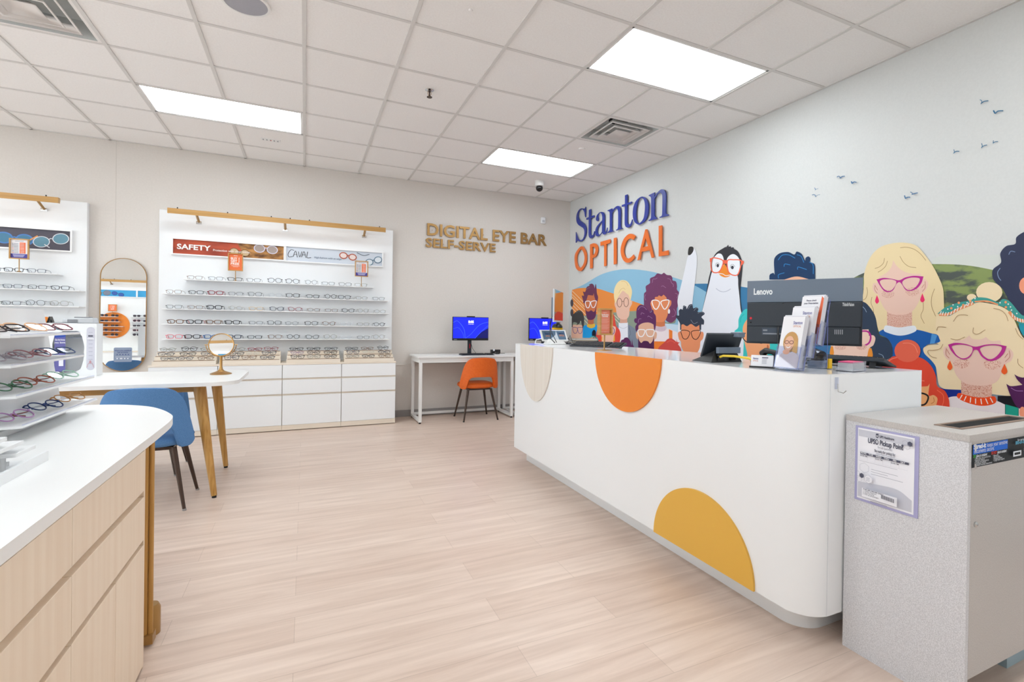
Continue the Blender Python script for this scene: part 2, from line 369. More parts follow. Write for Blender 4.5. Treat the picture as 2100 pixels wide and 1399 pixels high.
for k, (a, b) in enumerate(VENTS):
    x0, x1, y1, y0 = xa(a) + .012, xa(a + 1) - .012, yb(b) - .012, yb(b + 1) + .012; cx, cy = (x0 + x1) / 2, (y0 + y1) / 2
    t = thing('ceiling_vent', ['square stepped air vent beside the small corner light panel', 'square stepped air vent cut off by the top left of the photo'][k], 'vent', (cx, cy, ZC), 'square air vents in the ceiling')
    m = MB(); h = (x1 - x0) / 2
    def ring(m, r0, z0, r1, z1, mt):
        vs = []
        for r, z in ((r0, z0), (r1, z1)): vs += [(cx - r, cy - r, z), (cx + r, cy - r, z), (cx + r, cy + r, z), (cx - r, cy + r, z)]
        m.add(vs, [(i, (i + 1) % 4, 4 + (i + 1) % 4, 4 + i) for i in range(4)], mt)
    ring(m, h, ZC + .002, h - .02, ZC + .002, M['diff']); ring(m, h - .02, ZC + .002, h - .06, ZC + .10, M['galv']); ring(m, h - .06, ZC + .10, .12, ZC + .13, M['galv']); m.box((cx - .13, cy - .13, ZC + .1301), (cx + .13, cy + .13, ZC + .14), M['galv']); m.build('housing', t)
    d = MB(); d.lathe([(0, ZC + .128), (.10, ZC + .128)], M['void'], (cx, cy, 0), 28); d.build('duct_dark_disc', t)  # flat black disc below the closed plate paints the dark of a duct
    for r0, z0, r1, z1 in ((.215, ZC - .002, .185, ZC + .035), (.15, ZC - .008, .118, ZC + .03)):
        c = MB(); ring(c, r0, z0, r0 - .012, z0, M['diff']); ring(c, r0 - .012, z0, r1 - .01, z1, M['diff']); ring(c, r0, z0, r1, z1 + .004, M['diff']); c.build('cone_ring', t, solid=.0015)
    c = MB(); c.add([(cx - .09, cy - .09, ZC - .01), (cx + .09, cy - .09, ZC - .01), (cx + .09, cy + .09, ZC - .01), (cx - .09, cy + .09, ZC - .01), (cx - .05, cy - .05, ZC + .02), (cx + .05, cy - .05, ZC + .02), (cx + .05, cy + .05, ZC + .02), (cx - .05, cy + .05, ZC + .02)],
        [(4, 5, 6, 7), (0, 1, 5, 4), (1, 2, 6, 5), (2, 3, 7, 6), (3, 0, 4, 7)], M['diff']); c.build('centre_plate', t, solid=.0015)
# ceiling devices
t = thing('sprinkler_head', 'small chrome fire sprinkler head hanging in the middle of the ceiling', 'sprinkler', (.904, -2.692, ZC))
m = MB(); m.lathe([(.033, .008), (.035, .003), (.022, -.004), (.012, -.004)], M['chrome'], PW[t.name], 24); m.build('escutcheon', t)
m = MB(); m.lathe([(.006, -.002), (.005, -.05)], M['bronze'], PW[t.name], 10)
for s_ in (-1, 1): m.tube([PW[t.name] + Vector((s_ * .010, 0, -.003)), PW[t.name] + Vector((s_ * .014, 0, -.025)), PW[t.name] + Vector((0, 0, -.05))], .002, M['brass'], 6)
m.lathe([(0, -.048), (.021, -.05), (.021, -.054), (0, -.054)], M['bronze'], PW[t.name], 20); m.build('deflector', t)
t = thing('ceiling_speaker', 'round grey speaker set in the ceiling at the top edge of the photo', 'speaker', (-.308, -3.31, ZC))
m = MB(); m.lathe([(.13, .006), (.128, -.006), (.114, -.008), (.112, -.001)], M['wmetal'], PW[t.name], 40); m.build('trim_ring', t)
m = MB(); m.lathe([(.113, -.006), (.08, -.007), (0, -.008)], grain('speaker_grille', '#9a9aa2', '#adadb5', (900, 900, 900), 0.6), PW[t.name], 40); m.build('grille', t)
t = thing('security_camera', 'white mounted security camera with black dome hanging near the back corner', 'security camera', (2.75, -.79, ZC)); p = PW[t.name]
m = MB(); m.lathe([(.058, .006), (.058, -.058), (.052, -.064), (.04, -.066)], M['wmetal'], p, 28); m.build('mount', t, smooth_angle=35)
m = MB(); m.lathe([(.04, -.066)] + [(.046 * math.cos(a_), -.088 - .046 * math.sin(a_)) for a_ in [(-.35 + .24 * i) for i in range(9)]] , M['blackg'], p, 28); m.build('dome', t)
tag(MB().lathe([(.035, .006), (.033, -.006), (0, -.008)], M['tile'], (2.641, -2.095, ZC), 24).build('ceiling_sensor', origin=(2.641, -2.095, ZC)), 'small round sensor disc on the tile left of the ceiling vent', 'sensor')
tag(MB().lathe([(.012, .006), (.011, -.003), (0, -.004)], M['tile'], (.892, -3.844, ZC), 24).build('ceiling_plug', origin=(.892, -3.844, ZC)), 'tiny round beige plug in a ceiling tile near the top edge', 'ceiling plug')
m = MB().box((-.40, -.84, ZC - .004), (-.22, -.79, ZC + .006), M['wmetal'])
for i in range(5): m.box((-.385 + .033 * i, -.835, ZC - .0055), (-.375 + .033 * i, -.8, ZC - .004), M['mid'])
m.box((-.315, -.825, ZC - .006), (-.305, -.81, ZC - .004), M['ledred'])
tag(m.build('ceiling_label', origin=(-.31, -.81, ZC)), 'small white marked strip on the tile below the long left light', 'label')
t = thing('motion_sensor', 'small white motion sensor box high on the back wall', 'sensor', (3.17, 0, 2.72))
m = MB(); m.box((3.135, -.035, 2.72), (3.205, 0, 2.813), M['white']); m.build('body', t, bevel=.008)
MB().box((3.15, -.037, 2.735), (3.19, -.034, 2.77), M['lgrey']).build('lens_cover', t)

# ---- raised lettering
def sign_letters(t, s, x0, zb, size, width, m, name='letter', bold=.03, th=.018, off=.006):
    full = text_geo(s, bold)[2]; k = width / full
    for i, ch in enumerate(s):
        if ch == ' ': continue
        pre = text_geo(s[:i + 1], bold)[2]; me = text_geo(ch, bold)
        xr = min([v[0] for v in me[0]]); ww = me[2]
        x = x0 + (pre - ww) * k
        mb = MB(); mb.text(ch, (x, 0, zb), (1, 0, 0), (0, 0, 1), size, m, th, off, 'LEFT', bold, Vector((0, -1, 0)), ww * k)
        mb.box((x + ww * k * .5 - .004, -.008, zb + size * .3), (x + ww * k * .5 + .004, 0, zb + size * .3 + .008), m)
        mb.build(name, t)
def cap_h(bold=.03): return max(v[1] for v in text_geo('E', bold)[0])
t = thing('wall_sign', 'raised brass lettering DIGITAL EYE BAR SELF-SERVE on the back wall', 'sign', (1.46, 0, 2.24))
ch_ = cap_h(.02)
sign_letters(t, 'DIGITAL EYE BAR', 1.462, 2.402, .155 / ch_, 1.772, M['goldflat'], bold=.02)
sign_letters(t, 'SELF-SERVE', 1.453, 2.243, .118 / ch_, .985, M['goldflat'], bold=.02)

SFR = dict(S=(1175, 380, 9.99), A=(1150, 360, 3.682), M2=(1165, 540, 7.773), M3=(1290, 550, 7.771), M4=(1380, 490, 5.828), M5=(1690, 490, 5.181), M6=(1820, 560, 4.664), B=(1560, 460, 3.331), I=(1940, 180, 8.744), J=(1650, 340, 8.4), C=(1420, 560, 4.565), P=(0, 0, 1))
WO = Vector((XR, 0, 0)); WU = Vector((0, -1, 0)); WV = Vector((0, 0, 1)); WN = Vector((-1, 0, 0))
def wp(fr, p):
    ox, oy, s = SFR[fr]; q = onX(ox + p[0] / s, oy + p[1] / s); return (max(-q.y, .004), q.z)
def wloop(fr, pts, sharp=False): return [wp(fr, p) for p in smooth(pts, True, 5, sharp)]
c = 1
t = thing('wall_sign', 'raised blue and orange Stanton OPTICAL lettering on the mural wall', 'sign', (XR, -.5, 2.0))
STAN = [
 [[(292,445,c),(290,662,c),(278,640,c),(265,560),(240,510),(205,497),(165,525),(138,590),(140,660),(165,715),(215,755),(262,790),(290,840),(303,910),(298,990),(275,1070),(235,1130),(185,1158),(140,1145),(115,1130,c),(95,1180,c),(88,1180,c),(92,962,c),(103,1000),(125,1070),(155,1115),(190,1128),(225,1112),(255,1060),(267,990),(262,920),(240,880),(195,850),(145,815),(112,765),(100,690),(108,610),(135,540),(170,495),(210,478),(250,485),(268,500,c)]],
 [[(358,512,c),(398,492,c),(395,640,c),(466,618,c),(466,655,c),(394,685,c),(392,960),(400,1015),(425,1033),(450,1010),(470,945,c),(476,955,c),(462,1030),(430,1078),(395,1090),(365,1065),(353,1010),(357,697,c),(308,712,c),(306,680,c),(358,655,c)]],
 [[(530,738),(508,715),(505,680),(520,630),(560,575),(610,550),(650,560),(672,600),(680,660),(676,940),(690,962),(712,950),(735,870,c),(738,880,c),(725,960),(700,1000),(665,1012),(640,990),(632,965,c),(590,1020),(545,1052),(510,1040),(492,1000),(492,930),(515,860),(560,800),(632,725,c),(635,650),(620,590),(590,570),(560,590),(545,640),(552,690),(548,725)], [(632,752,c),(628,955,c),(600,1000),(570,1015),(540,990),(530,930),(545,870),(580,810)]],
 [[(742,520,c),(835,480,c),(833,540,c),(870,485),(920,440),(965,428),(1000,460),(1012,530),(1010,850),(1025,880),(1055,885,c),(1052,893,c),(915,932,c),(918,920,c),(950,895),(960,850),(962,560),(950,500),(920,478),(880,505),(832,575,c),(830,895),(845,935),(878,938,c),(876,945,c),(742,982,c),(745,970,c),(780,930),(788,880),(788,570),(775,540),(742,532,c)]],
 [[(1102,212,c),(1150,192,c),(1148,370,c),(1240,338,c),(1240,375,c),(1146,408,c),(1145,740),(1155,790),(1185,808),(1215,790),(1250,702,c),(1256,710,c),(1240,800),(1200,855),(1155,872),(1115,850),(1097,790),(1100,430,c),(1038,448,c),(1038,410,c),(1102,388,c)]],
 [[(1450,238),(1530,275),(1578,380),(1582,500),(1560,640),(1500,745),(1400,808),(1320,780),(1272,690),(1262,560),(1285,420),(1350,300)], [(1445,265),(1490,300),(1512,400),(1508,540),(1480,690),(1400,782),(1350,750),(1328,650),(1332,500),(1360,360),(1400,285)]],
 [[(1590,210,c),(1710,152,c),(1707,245,c),(1760,165),(1830,100),(1880,90),(1925,130),(1942,220),(1938,560),(1955,595),(1995,605,c),(1993,625,c),(1810,675,c),(1812,655,c),(1855,635),(1868,580),(1872,250),(1860,185),(1820,160),(1770,190),(1706,285,c),(1705,610),(1720,650),(1758,675,c),(1755,690,c),(1585,738,c),(1587,722,c),(1630,690),(1640,640),(1640,280),(1625,240),(1590,225,c)]]]
OPT = [
 [[(165,536),(195,560),(207,610),(200,670),(165,722),(130,705),(117,650),(122,590)], [(163,560),(183,580),(192,620),(185,665),(163,697),(142,683),(132,645),(138,595)]],
 [[(233,522,c),(265,513),(288,530),(292,565),(278,610),(250,625,c),(250,700,c),(233,705,c)], [(250,543,c),(262,540),(274,555),(272,580),(262,598),(250,602,c)]],
 [[(312,503,c),(385,482,c),(385,510,c),(355,520,c),(355,683,c),(340,687,c),(340,525,c),(312,533,c)]],
 [[(413,475,c),(432,470,c),(432,668,c),(413,673,c)]],
 [[(578,460,c),(562,488,c),(540,478),(515,490),(495,530),(488,575),(500,615),(525,628),(550,612),(562,598,c),(572,620,c),(545,650),(515,660),(485,640),(467,590),(468,540),(490,480),(525,445),(555,443)]],
 [[(652,410,c),(664,407,c),(718,618,c),(700,624,c),(685,566,c),(623,577,c),(612,636,c),(592,642,c)], [(654,474,c),(673,535,c),(633,543,c)]],
 [[(754,383,c),(777,378,c),(777,577,c),(826,566,c),(826,602,c),(754,612,c)]]]
for fr, LL, mm in (('S', STAN, mat('sign_blue', '#2a3a96', 0.4)), ('A', OPT, mat('sign_orange', '#e5702a', 0.4))):
    for L in LL:
        mb = MB(); lo = [wloop(fr, q) for q in L]; mb.loops(lo, WO, WU, WV, WN, .012, mm, .016)
        px = lo[0][0]; mb.box((XR - .018, -px[0] - .004, px[1] - .02), (XR, -px[0] + .004, px[1] - .012), mm) if 0 else None
        xs = [p[0] for p in lo[0]]; ys = [p[1] for p in lo[0]]
        mb.build('letter', t, label='blue letter' if fr == 'S' else 'orange letter')

# ---- the mural, printed on the right wall
mural = thing('wall_mural', 'printed wall mural of a crowd of cartoon faces in colourful glasses', 'mural', (XR, -3, 0))
LAY = [0.0005]
def fig(name, items, label=None):
    mb = MB()
    for it in items:
        kind, col, fr, pts = it[:4]; mm = col if not isinstance(col, str) else paint(col)
        if kind == 'f': L = [wloop(fr, pts)]
        elif kind == 's': L = [wloop(fr, pts, True)]
        elif kind == 'h': L = [wloop(fr, q) for q in pts]
        elif kind == 'e': L = [[wp(fr, q) for q in ell(*pts)]]
        else: L = [[wp(fr, q) for q in lp] for lp in ribbon(pts, it[4], kind == 'c')]
        mb.loops(L, WO, WU, WV, WN, 0, mm, LAY[0]); LAY[0] += .00004
    return mb.build(name, mural, label=label)
hill_mat = grain('moss_print', '#4a524c', '#849455', (3, 6, 15), 0.6, 5, .42, .50)
spk = speckle('freckled_skin', '#ecc7b6', '#c98270', 240, .545); spkn = speckle('freckled_neck', '#e3b9a7', '#c67c68', 200, .555)
mb = MB(); mb.loops([[(.02, .09), (6.2, .09), (6.2, .95), (4.6, 1.0), (.02, 1.0)]], WO, WU, WV, WN, 0, paint('#b9c9d8'), LAY[0]); LAY[0] += .00004; mb.build('printed_ground', mural)
fig('printed_hill', [('f', '#3b7aa6', 'P', [(1500,592,c),(1560,600),(1640,612),(1700,618),(1790,610,c),(1790,800,c),(1500,800,c)])], 'dark blue hill behind the monitor')
fig('printed_hill', [('f', '#3b7aa6', 'A', [(1010,818,c),(1110,817),(1250,825),(1400,845),(1460,852,c),(1460,1150,c),(1010,1150,c)]),
 ('f', '#8dbcd6', 'A', [(83,865,c),(180,820),(300,750),(420,715),(540,708),(680,725),(800,755),(900,785),(1010,830),(1095,878),(1200,950),(1200,1420,c),(83,1420,c)])], 'blue hills')
fig('printed_hill', [('f', '#ea8e40', 'A', [(84,865,c),(130,852),(200,849),(280,855),(360,880),(440,905),(520,940),(600,968),(640,985,c),(640,1030,c),(84,1095,c)]),
 ('f', '#8d9a88', 'A', [(84,1070,c),(300,1045),(480,1028),(640,1020,c),(700,1060),(800,1110),(870,1085,c),(860,1115),(760,1122,c),(760,1420,c),(84,1420,c)]),
 ('f', '#c6dced', 'M3', [(560,880,c),(700,895),(900,920,c),(900,1500,c),(560,1500,c)])]
 + [('l', '#f4e3c2', 'M2', [(62, y), (62 + k, y + k)], 7) for y, k in ((436, 210), (495, 240), (535, 330), (600, 330), (655, 300), (712, 280), (790, 180))] + [('l', '#f4e3c2', 'M2', [(740,830),(815,900)], 7), ('l', '#f4e3c2', 'M2', [(740,880),(815,955)], 7), ('l', '#f4e3c2', 'M2', [(415,765),(465,765)], 6)], 'orange hill')
fig('printed_hill', [('f', '#d3d6d0', 'B', [(1160,300,c),(1180,240),(1250,215),(1500,205),(1650,212),(1799,225),(2200,300,c),(2200,600,c),(1160,600,c)]),
 ('f', hill_mat, 'B', [(560,410,c),(700,335),(900,280),(1180,272),(1400,280),(1600,315),(1799,365),(2200,460,c),(2200,800,c),(560,800,c)])], 'mossy green hill')
fig('printed_person', [('e', '#45404a', 'M2', (62,635,24,60)), ('e', '#45404a', 'M2', (62,790,24,60)),
 ('f', '#e3b39b', 'M2', [(60,1000),(150,980),(255,1000),(262,1060),(250,1120),(235,1170),(225,1240),(225,1420,c),(60,1420,c)]),
 ('f', '#3d3b3c', 'M2', [(60,1020,c),(60,870),(75,825),(110,790),(170,750),(220,770),(250,830),(258,900),(250,1035,c),(235,1035,c),(215,960),(205,910,c),(180,960),(135,990,c),(150,955,c),(110,940),(80,950),(75,1020,c)]),
 ('c', '#2e2f8c', 'M2', [(78,1025),(145,1030),(150,1070),(135,1112),(100,1115),(80,1075)], 7), ('c', '#2e2f8c', 'M2', [(155,1030),(230,1025),(228,1070),(210,1115),(175,1115),(158,1070)], 7), ('l', '#8a8a90', 'M2', [(130,790),(165,768),(195,772)], 4)], 'boy with black hair and blue glasses')
fig('printed_person', [('f', '#119bdb', 'M2', [(245,1010),(305,985),(430,985),(520,1010),(560,1230),(560,1420,c),(225,1420,c),(230,1230)]), ('s', '#bd6840', 'M2', [(318,870),(412,870),(412,985),(318,985)]),
 ('f', '#e6b83c', 'M2', [(310,965,c),(370,975),(425,960,c),(430,1010),(370,1037),(305,1010)]),
 ('f', '#cf7448', 'M2', [(285,600),(300,520),(370,490),(440,520),(470,600),(465,690),(447,760),(440,850),(410,895),(360,905),(320,890),(285,800),(262,700),(255,650)]),
 ('f', '#5f2a53', 'M2', [(275,690,c),(290,755),(330,770),(370,750),(405,775),(430,755),(447,680,c),(445,830),(410,890),(365,905),(320,895),(290,830)]),
 ('f', '#6b3452', 'M2', [(245,635,c),(240,590),(218,515,c),(255,520,c),(250,490),(235,450,c),(275,455),(300,380),(345,355),(330,345,c),(375,325),(410,345),(425,400,c),(438,330,c),(448,340,c),(455,400),(462,480),(480,540),(470,610),(455,600),(440,590),(420,530),(410,480,c),(400,515,c),(350,510),(320,510),(300,570),(270,640)]),
 ('c', '#f2f2f5', 'M2', [(278,615),(343,605),(352,640),(330,708),(297,702)], 12), ('c', '#f2f2f5', 'M2', [(365,618),(448,600),(440,660),(415,705),(385,700)], 12), ('l', '#a77890', 'M2', [(295,425),(320,395),(352,390)], 4)], 'man with purple hair, beard and white glasses')
fig('printed_person', [('f', '#7c8797', 'M2', [(780,1010),(808,980),(958,980),(1060,1040),(1120,1120),(1135,1200),(1135,1440,c),(780,1440,c)]), ('s', '#e7eaf2', 'M2', [(808,950),(955,945),(958,1440),(808,1440)]),
 ('s', '#d6a28b', 'M2', [(828,870),(945,870),(945,950),(828,955)]),
 ('f', '#e8bda7', 'M2', [(742,640),(750,600),(770,600),(800,500),(880,430),(970,500),(990,600),(1020,595),(1022,640),(1005,680),(985,720),(975,830),(945,880),(900,897),(850,890),(800,860),(775,800),(765,720),(748,680)]),
 ('f', '#f2daa4', 'M2', [(750,630,c),(732,520),(735,440),(750,380),(790,310),(850,270),(930,280),(980,330),(1015,410),(1020,480),(1005,560),(990,640,c),(985,560),(960,500,c),(930,480),(880,440),(840,480),(790,560),(765,630,c)]),
 ('c', '#6b4432', 'M2', ell(822,628,38,70,10), 8), ('c', '#6b4432', 'M2', ell(928,622,38,72,10), 8), ('l', '#6b4432', 'M2', [(860,612),(875,606),(890,612)], 8),
 ('l', '#c9a15f', 'M2', [(810,480),(840,420),(885,398),(915,420)], 4), ('l', '#c9a15f', 'M2', [(850,290),(900,290),(940,320),(958,360)], 4), ('l', '#4c5566', 'M2', [(975,1020),(1000,1130),(975,1160),(1005,1260)], 4), ('l', '#9a9fb0', 'M2', [(812,1010),(880,1040),(950,1010)], 4)], 'blond man with round brown glasses')
fig('printed_person', [('f', '#e04a35', 'M2', [(700,780),(740,850),(770,1000),(820,1060),(840,1150),(825,1290),(825,1440,c),(455,1440,c),(455,1100),(560,900),(640,800)]),
 ('f', '#f0c0a8', 'M2', [(555,1000),(750,1010),(762,1070),(740,1150),(720,1270),(700,1440,c),(560,1440,c),(540,1270)]), ('l', '#3a2f9e', 'M2', [(715,1020),(738,1060),(735,1110),(712,1135)], 9),
 ('s', '#f0b53a', 'M2', [(733,1150),(746,1150),(748,1240),(722,1240)]), ('s', '#f0b53a', 'M2', [(540,1160),(552,1165),(550,1230),(532,1230)])], 'red-haired woman with blue glasses')
fig('printed_person', [('f', '#15151a', 'M2', [(385,1190,c),(385,1100),(410,1062),(440,1080),(450,1190,c)]), ('f', '#4aa5a0', 'M2', [(330,1215,c),(365,1165),(420,1160),(470,1190),(485,1240,c),(330,1240,c)]), ('l', '#e99766', 'M2', [(365,1195),(410,1185),(455,1210)], 9),
 ('f', '#5a1f52', 'M2', [(805,1330,c),(850,1230),(890,1210),(900,1190,c),(950,1185),(1000,1250),(1012,1310),(1022,1205,c),(1035,1300,c),(1050,1325),(1060,1440,c),(805,1440,c)])], 'tops of two small heads')
fig('printed_person', [('f', '#733b63', 'M3', [(240,470),(245,400),(275,370),(270,290),(335,240),(340,165),(410,130),(455,85),(520,98),(560,75),(605,108),(670,118),(695,160),(697,195),(750,215),(768,290),(765,340),(800,390),(785,450),(780,600),(765,650),(760,790),(700,860),(650,868),(590,830),(560,700),(400,600),(350,700),(250,650),(240,540)]),
 ('s', '#d27a50', 'M3', [(438,830),(575,830),(575,935),(432,935)]),
 ('f', '#efe3e6', 'M3', [(420,990),(600,960),(720,1000),(790,1040),(840,1340),(840,1500,c),(395,1500,c)]),
 ('s', '#ee7f2c', 'M3', [(640,975),(695,1000),(695,1170),(640,1170)]), ('s', '#ee7f2c', 'M3', [(400,1167),(690,1170),(690,1500),(395,1500)]),
 ('f', '#d8c4cf', 'M3', [(428,920,c),(510,935),(595,918,c),(590,985),(510,1012),(425,985)])]
 + [('l', '#b9a1b2', 'M3', [(450 + 24 * i, 940), (448 + 24 * i, 990)], 4) for i in range(6)]
 + [('f', '#e48b5d', 'M3', [(345,560),(370,510),(410,500),(420,462),(460,455),(480,432,c),(520,450),(556,422,c),(600,470),(610,510),(670,515),(675,580),(640,640),(615,760),(575,840),(520,860),(430,850),(395,760),(360,620)]),
 ('c', '#f4f3f5', 'M3', [(370,525),(440,512),(488,540),(480,600),(440,655),(400,630)], 15), ('c', '#f4f3f5', 'M3', [(512,540),(570,512),(640,515),(620,600),(575,655),(540,620)], 15), ('e', '#f0eef2', 'M3', (640,690,18,38)),
 ('l', '#b58ab0', 'M3', [(375,235),(385,175),(420,175),(455,155)], 5), ('l', '#b58ab0', 'M3', [(615,165),(660,180),(680,235),(710,260),(710,300)], 5), ('l', '#b58ab0', 'M3', [(515,295),(545,282),(570,300),(592,312)], 5), ('l', '#b58ab0', 'M3', [(740,400),(780,420),(768,480)], 5), ('l', '#b58ab0', 'M3', [(715,650),(745,700),(730,760),(685,775)], 5), ('l', '#b58ab0', 'M3', [(268,420),(255,460),(270,515)], 5)], 'woman with big purple curls and white cat-eye glasses')
fig('printed_person', [('f', '#e2b296', 'M3', [(115,1030),(150,1005),(155,920),(270,865),(395,900),(405,1005),(445,1030),(440,1110),(410,1150),(400,1270),(400,1500,c),(155,1500,c),(150,1150),(120,1110)]),
 ('f', '#4f1a4a', 'M3', [(148,1090,c),(170,1160),(200,1192),(230,1165),(270,1160),(310,1170),(340,1203),(380,1160),(402,1080,c),(405,1500,c),(155,1500,c)]),
 ('f', '#5f2a5c', 'M3', [(110,990),(105,930),(130,885),(100,870),(85,830),(100,800),(122,800),(120,720),(130,640),(170,590),(215,585),(270,620),(330,700),(360,700),(375,660),(395,680),(400,715),(430,760),(435,850),(425,960),(405,1000,c),(395,900,c),(340,870),(270,868),(200,885),(155,920,c),(150,1000,c),(120,1005)]),
 ('c', '#f4f3f5', 'M3', [(152,985),(250,985),(252,1030),(220,1085),(175,1088),(152,1050)], 14), ('c', '#f4f3f5', 'M3', [(282,985),(398,985),(398,1050),(370,1088),(310,1085),(282,1040)], 14),
 ('l', '#b58ab0', 'M3', [(148,665),(185,618),(240,620),(285,665)], 5), ('l', '#b58ab0', 'M3', [(195,745),(205,712),(248,730)], 5), ('l', '#b58ab0', 'M3', [(300,780),(315,762),(375,802)], 5), ('l', '#b58ab0', 'M3', [(150,870),(160,815),(200,808)], 5)], 'man with purple quiff, beard and square white glasses')
fig('printed_person', [('f', '#cf4a42', 'M3', [(440,1400,c),(470,1280),(500,1240),(560,1190),(620,1130),(680,1122),(730,1150),(762,1180,c),(755,1125,c),(778,1180),(815,1180,c),(788,1212),(820,1260),(838,1312),(845,1400,c)]), ('l', '#ee6c58', 'M3', [(610,1185),(650,1160),(700,1165),(738,1195)], 6)], 'top of a red-haired head')
fig('printed_penguin', [('f', '#e7e9f0', 'M4', [(190,195),(215,110),(255,115),(285,180),(290,290),(275,450),(250,650),(235,800),(235,1200,c),(60,1200,c),(70,850),(58,740),(90,600),(140,390),(175,230)]),
 ('f', '#2e2c2b', 'M4', [(185,190),(187,130),(200,98),(230,92),(250,108),(245,150),(215,190)]),
 ('f', '#34343a', 'M4', [(350,870,c),(400,650),(430,480),(455,380),(470,290),(490,215),(530,160),(600,115),(640,92,c),(635,105,c),(665,70,c),(672,95,c),(695,88,c),(700,105,c),(728,100,c),(735,120,c),(780,150),(815,220),(835,300),(828,430),(812,580),(812,720),(830,880,c),(830,1000,c),(350,1000,c)]),
 ('f', '#e9ebf3', 'M4', [(470,400),(520,350),(700,350),(775,440),(785,560),(800,700),(815,850),(850,1000),(850,1600,c),(235,1600,c),(235,1100,c),(352,870,c),(400,680),(440,520)]),
 ('f', '#eef0f5', 'M4', [(490,230),(540,178),(585,185),(610,240),(602,330),(560,400),(490,400),(472,340),(475,280)]), ('f', '#eef0f5', 'M4', [(648,250),(680,200),(730,183),(780,215),(803,270),(800,380),(760,430),(700,430),(660,380)]),
 ('f', '#ef8c2c', 'M4', [(620,300),(660,370),(692,430),(660,455),(620,460),(575,440),(550,405),(590,350)]), ('l', '#f4f1ee', 'M4', [(555,415),(600,420),(635,440),(690,432)], 8),
 ('c', '#f0674a', 'M4', [(468,235),(520,230),(600,258),(596,320),(560,390),(510,405),(472,385),(458,320)], 13), ('c', '#f0674a', 'M4', [(655,262),(730,250),(820,262),(808,350),(775,430),(710,430),(665,385)], 13),
 ('f', '#f0674a', 'M4', [(598,252,c),(655,256,c),(655,290,c),(625,300),(600,285,c)]), ('s', '#f0674a', 'M4', [(445,232),(475,228),(470,275),(445,275)]), ('f', '#f0674a', 'M4', [(815,258,c),(852,264,c),(848,295),(822,315,c)]),
 ('e', '#3c3c46', 'M4', (540,320,15,21)), ('e', '#3c3c46', 'M4', (715,342,17,21)), ('l', '#6a6a74', 'M4', [(513,330),(520,295),(545,288),(562,310)], 4), ('l', '#6a6a74', 'M4', [(690,348),(698,315),(722,305),(746,335)], 4),
 ('l', '#c6c9d6', 'M4', [(520,592),(560,622),(610,633),(660,620),(695,598)], 9)], 'waving penguin in orange glasses')
fig('printed_person', [('f', '#ea9468', 'M3', [(785,1040),(810,1010),(840,1015),(845,890),(990,880),(1130,890),(1130,1015),(1180,1015),(1195,1060),(1180,1130),(1145,1170),(1135,1260),(1100,1338),(1040,1400),(930,1400),(870,1320),(840,1250),(830,1170),(800,1130)]),
 ('f', '#343c4c', 'M3', [(820,985,c),(818,890),(790,830),(755,780),(760,750),(800,755),(800,680),(830,650),(860,660),(870,600),(915,610),(925,650),(960,590),(1010,575),(1028,640),(1080,625),(1110,650),(1100,700),(1180,695),(1212,730),(1160,780),(1200,830),(1195,900),(1160,900),(1155,985,c),(1130,985,c),(1125,905,c),(1070,935),(995,890),(930,925),(870,895),(840,905,c),(838,985,c)]),
 ('c', '#3a1a18', 'M3', [(835,1000),(900,990),(970,1015),(960,1080),(920,1130),(870,1120),(845,1060)], 11), ('c', '#3a1a18', 'M3', [(1000,1015),(1060,995),(1145,1000),(1125,1080),(1080,1135),(1030,1120),(1005,1070)], 11),
 ('l', '#9aa2b0', 'M3', [(950,650),(985,590),(1020,590)], 5), ('l', '#9aa2b0', 'M3', [(1040,680),(1080,635),(1108,645)], 5), ('l', '#9aa2b0', 'M3', [(1100,720),(1160,700),(1205,725)], 5), ('l', '#9aa2b0', 'M3', [(990,825),(1040,885),(1100,860)], 5), ('l', '#9aa2b0', 'M3', [(860,650),(880,610),(905,612)], 5)], 'man with dark curls and dark glasses')
fig('printed_person', [('f', '#3cc6c4', 'M4', [(740,1110),(785,1060),(790,960),(830,880),(875,840),(1060,830),(1160,900),(1160,1240),(1160,1500,c),(840,1500,c),(845,1130)]),
 ('f', '#f3a877', 'C', [(478,500),(560,400),(680,420),(740,600),(730,690),(700,790),(700,1100,c),(520,1100,c),(520,780),(490,640)]), ('l', '#20242a', 'C', [(500,560),(475,600),(505,642),(545,648)], 9), ('l', '#20242a', 'C', [(618,648),(650,658),(680,645)], 9), ('f', '#c36b40', 'C', [(705,672),(718,690),(716,730),(698,735)]),
 ('f', '#3cc6c4', 'C', [(735,650),(830,650),(830,800),(760,790),(705,760),(730,700)]), ('f', '#e8b13c', 'C', [(812,660),(835,690),(830,750),(805,740)]), ('l', '#1f9aa0', 'M4', [(855,900),(820,940),(812,1000)], 5)], 'woman with turquoise hair')
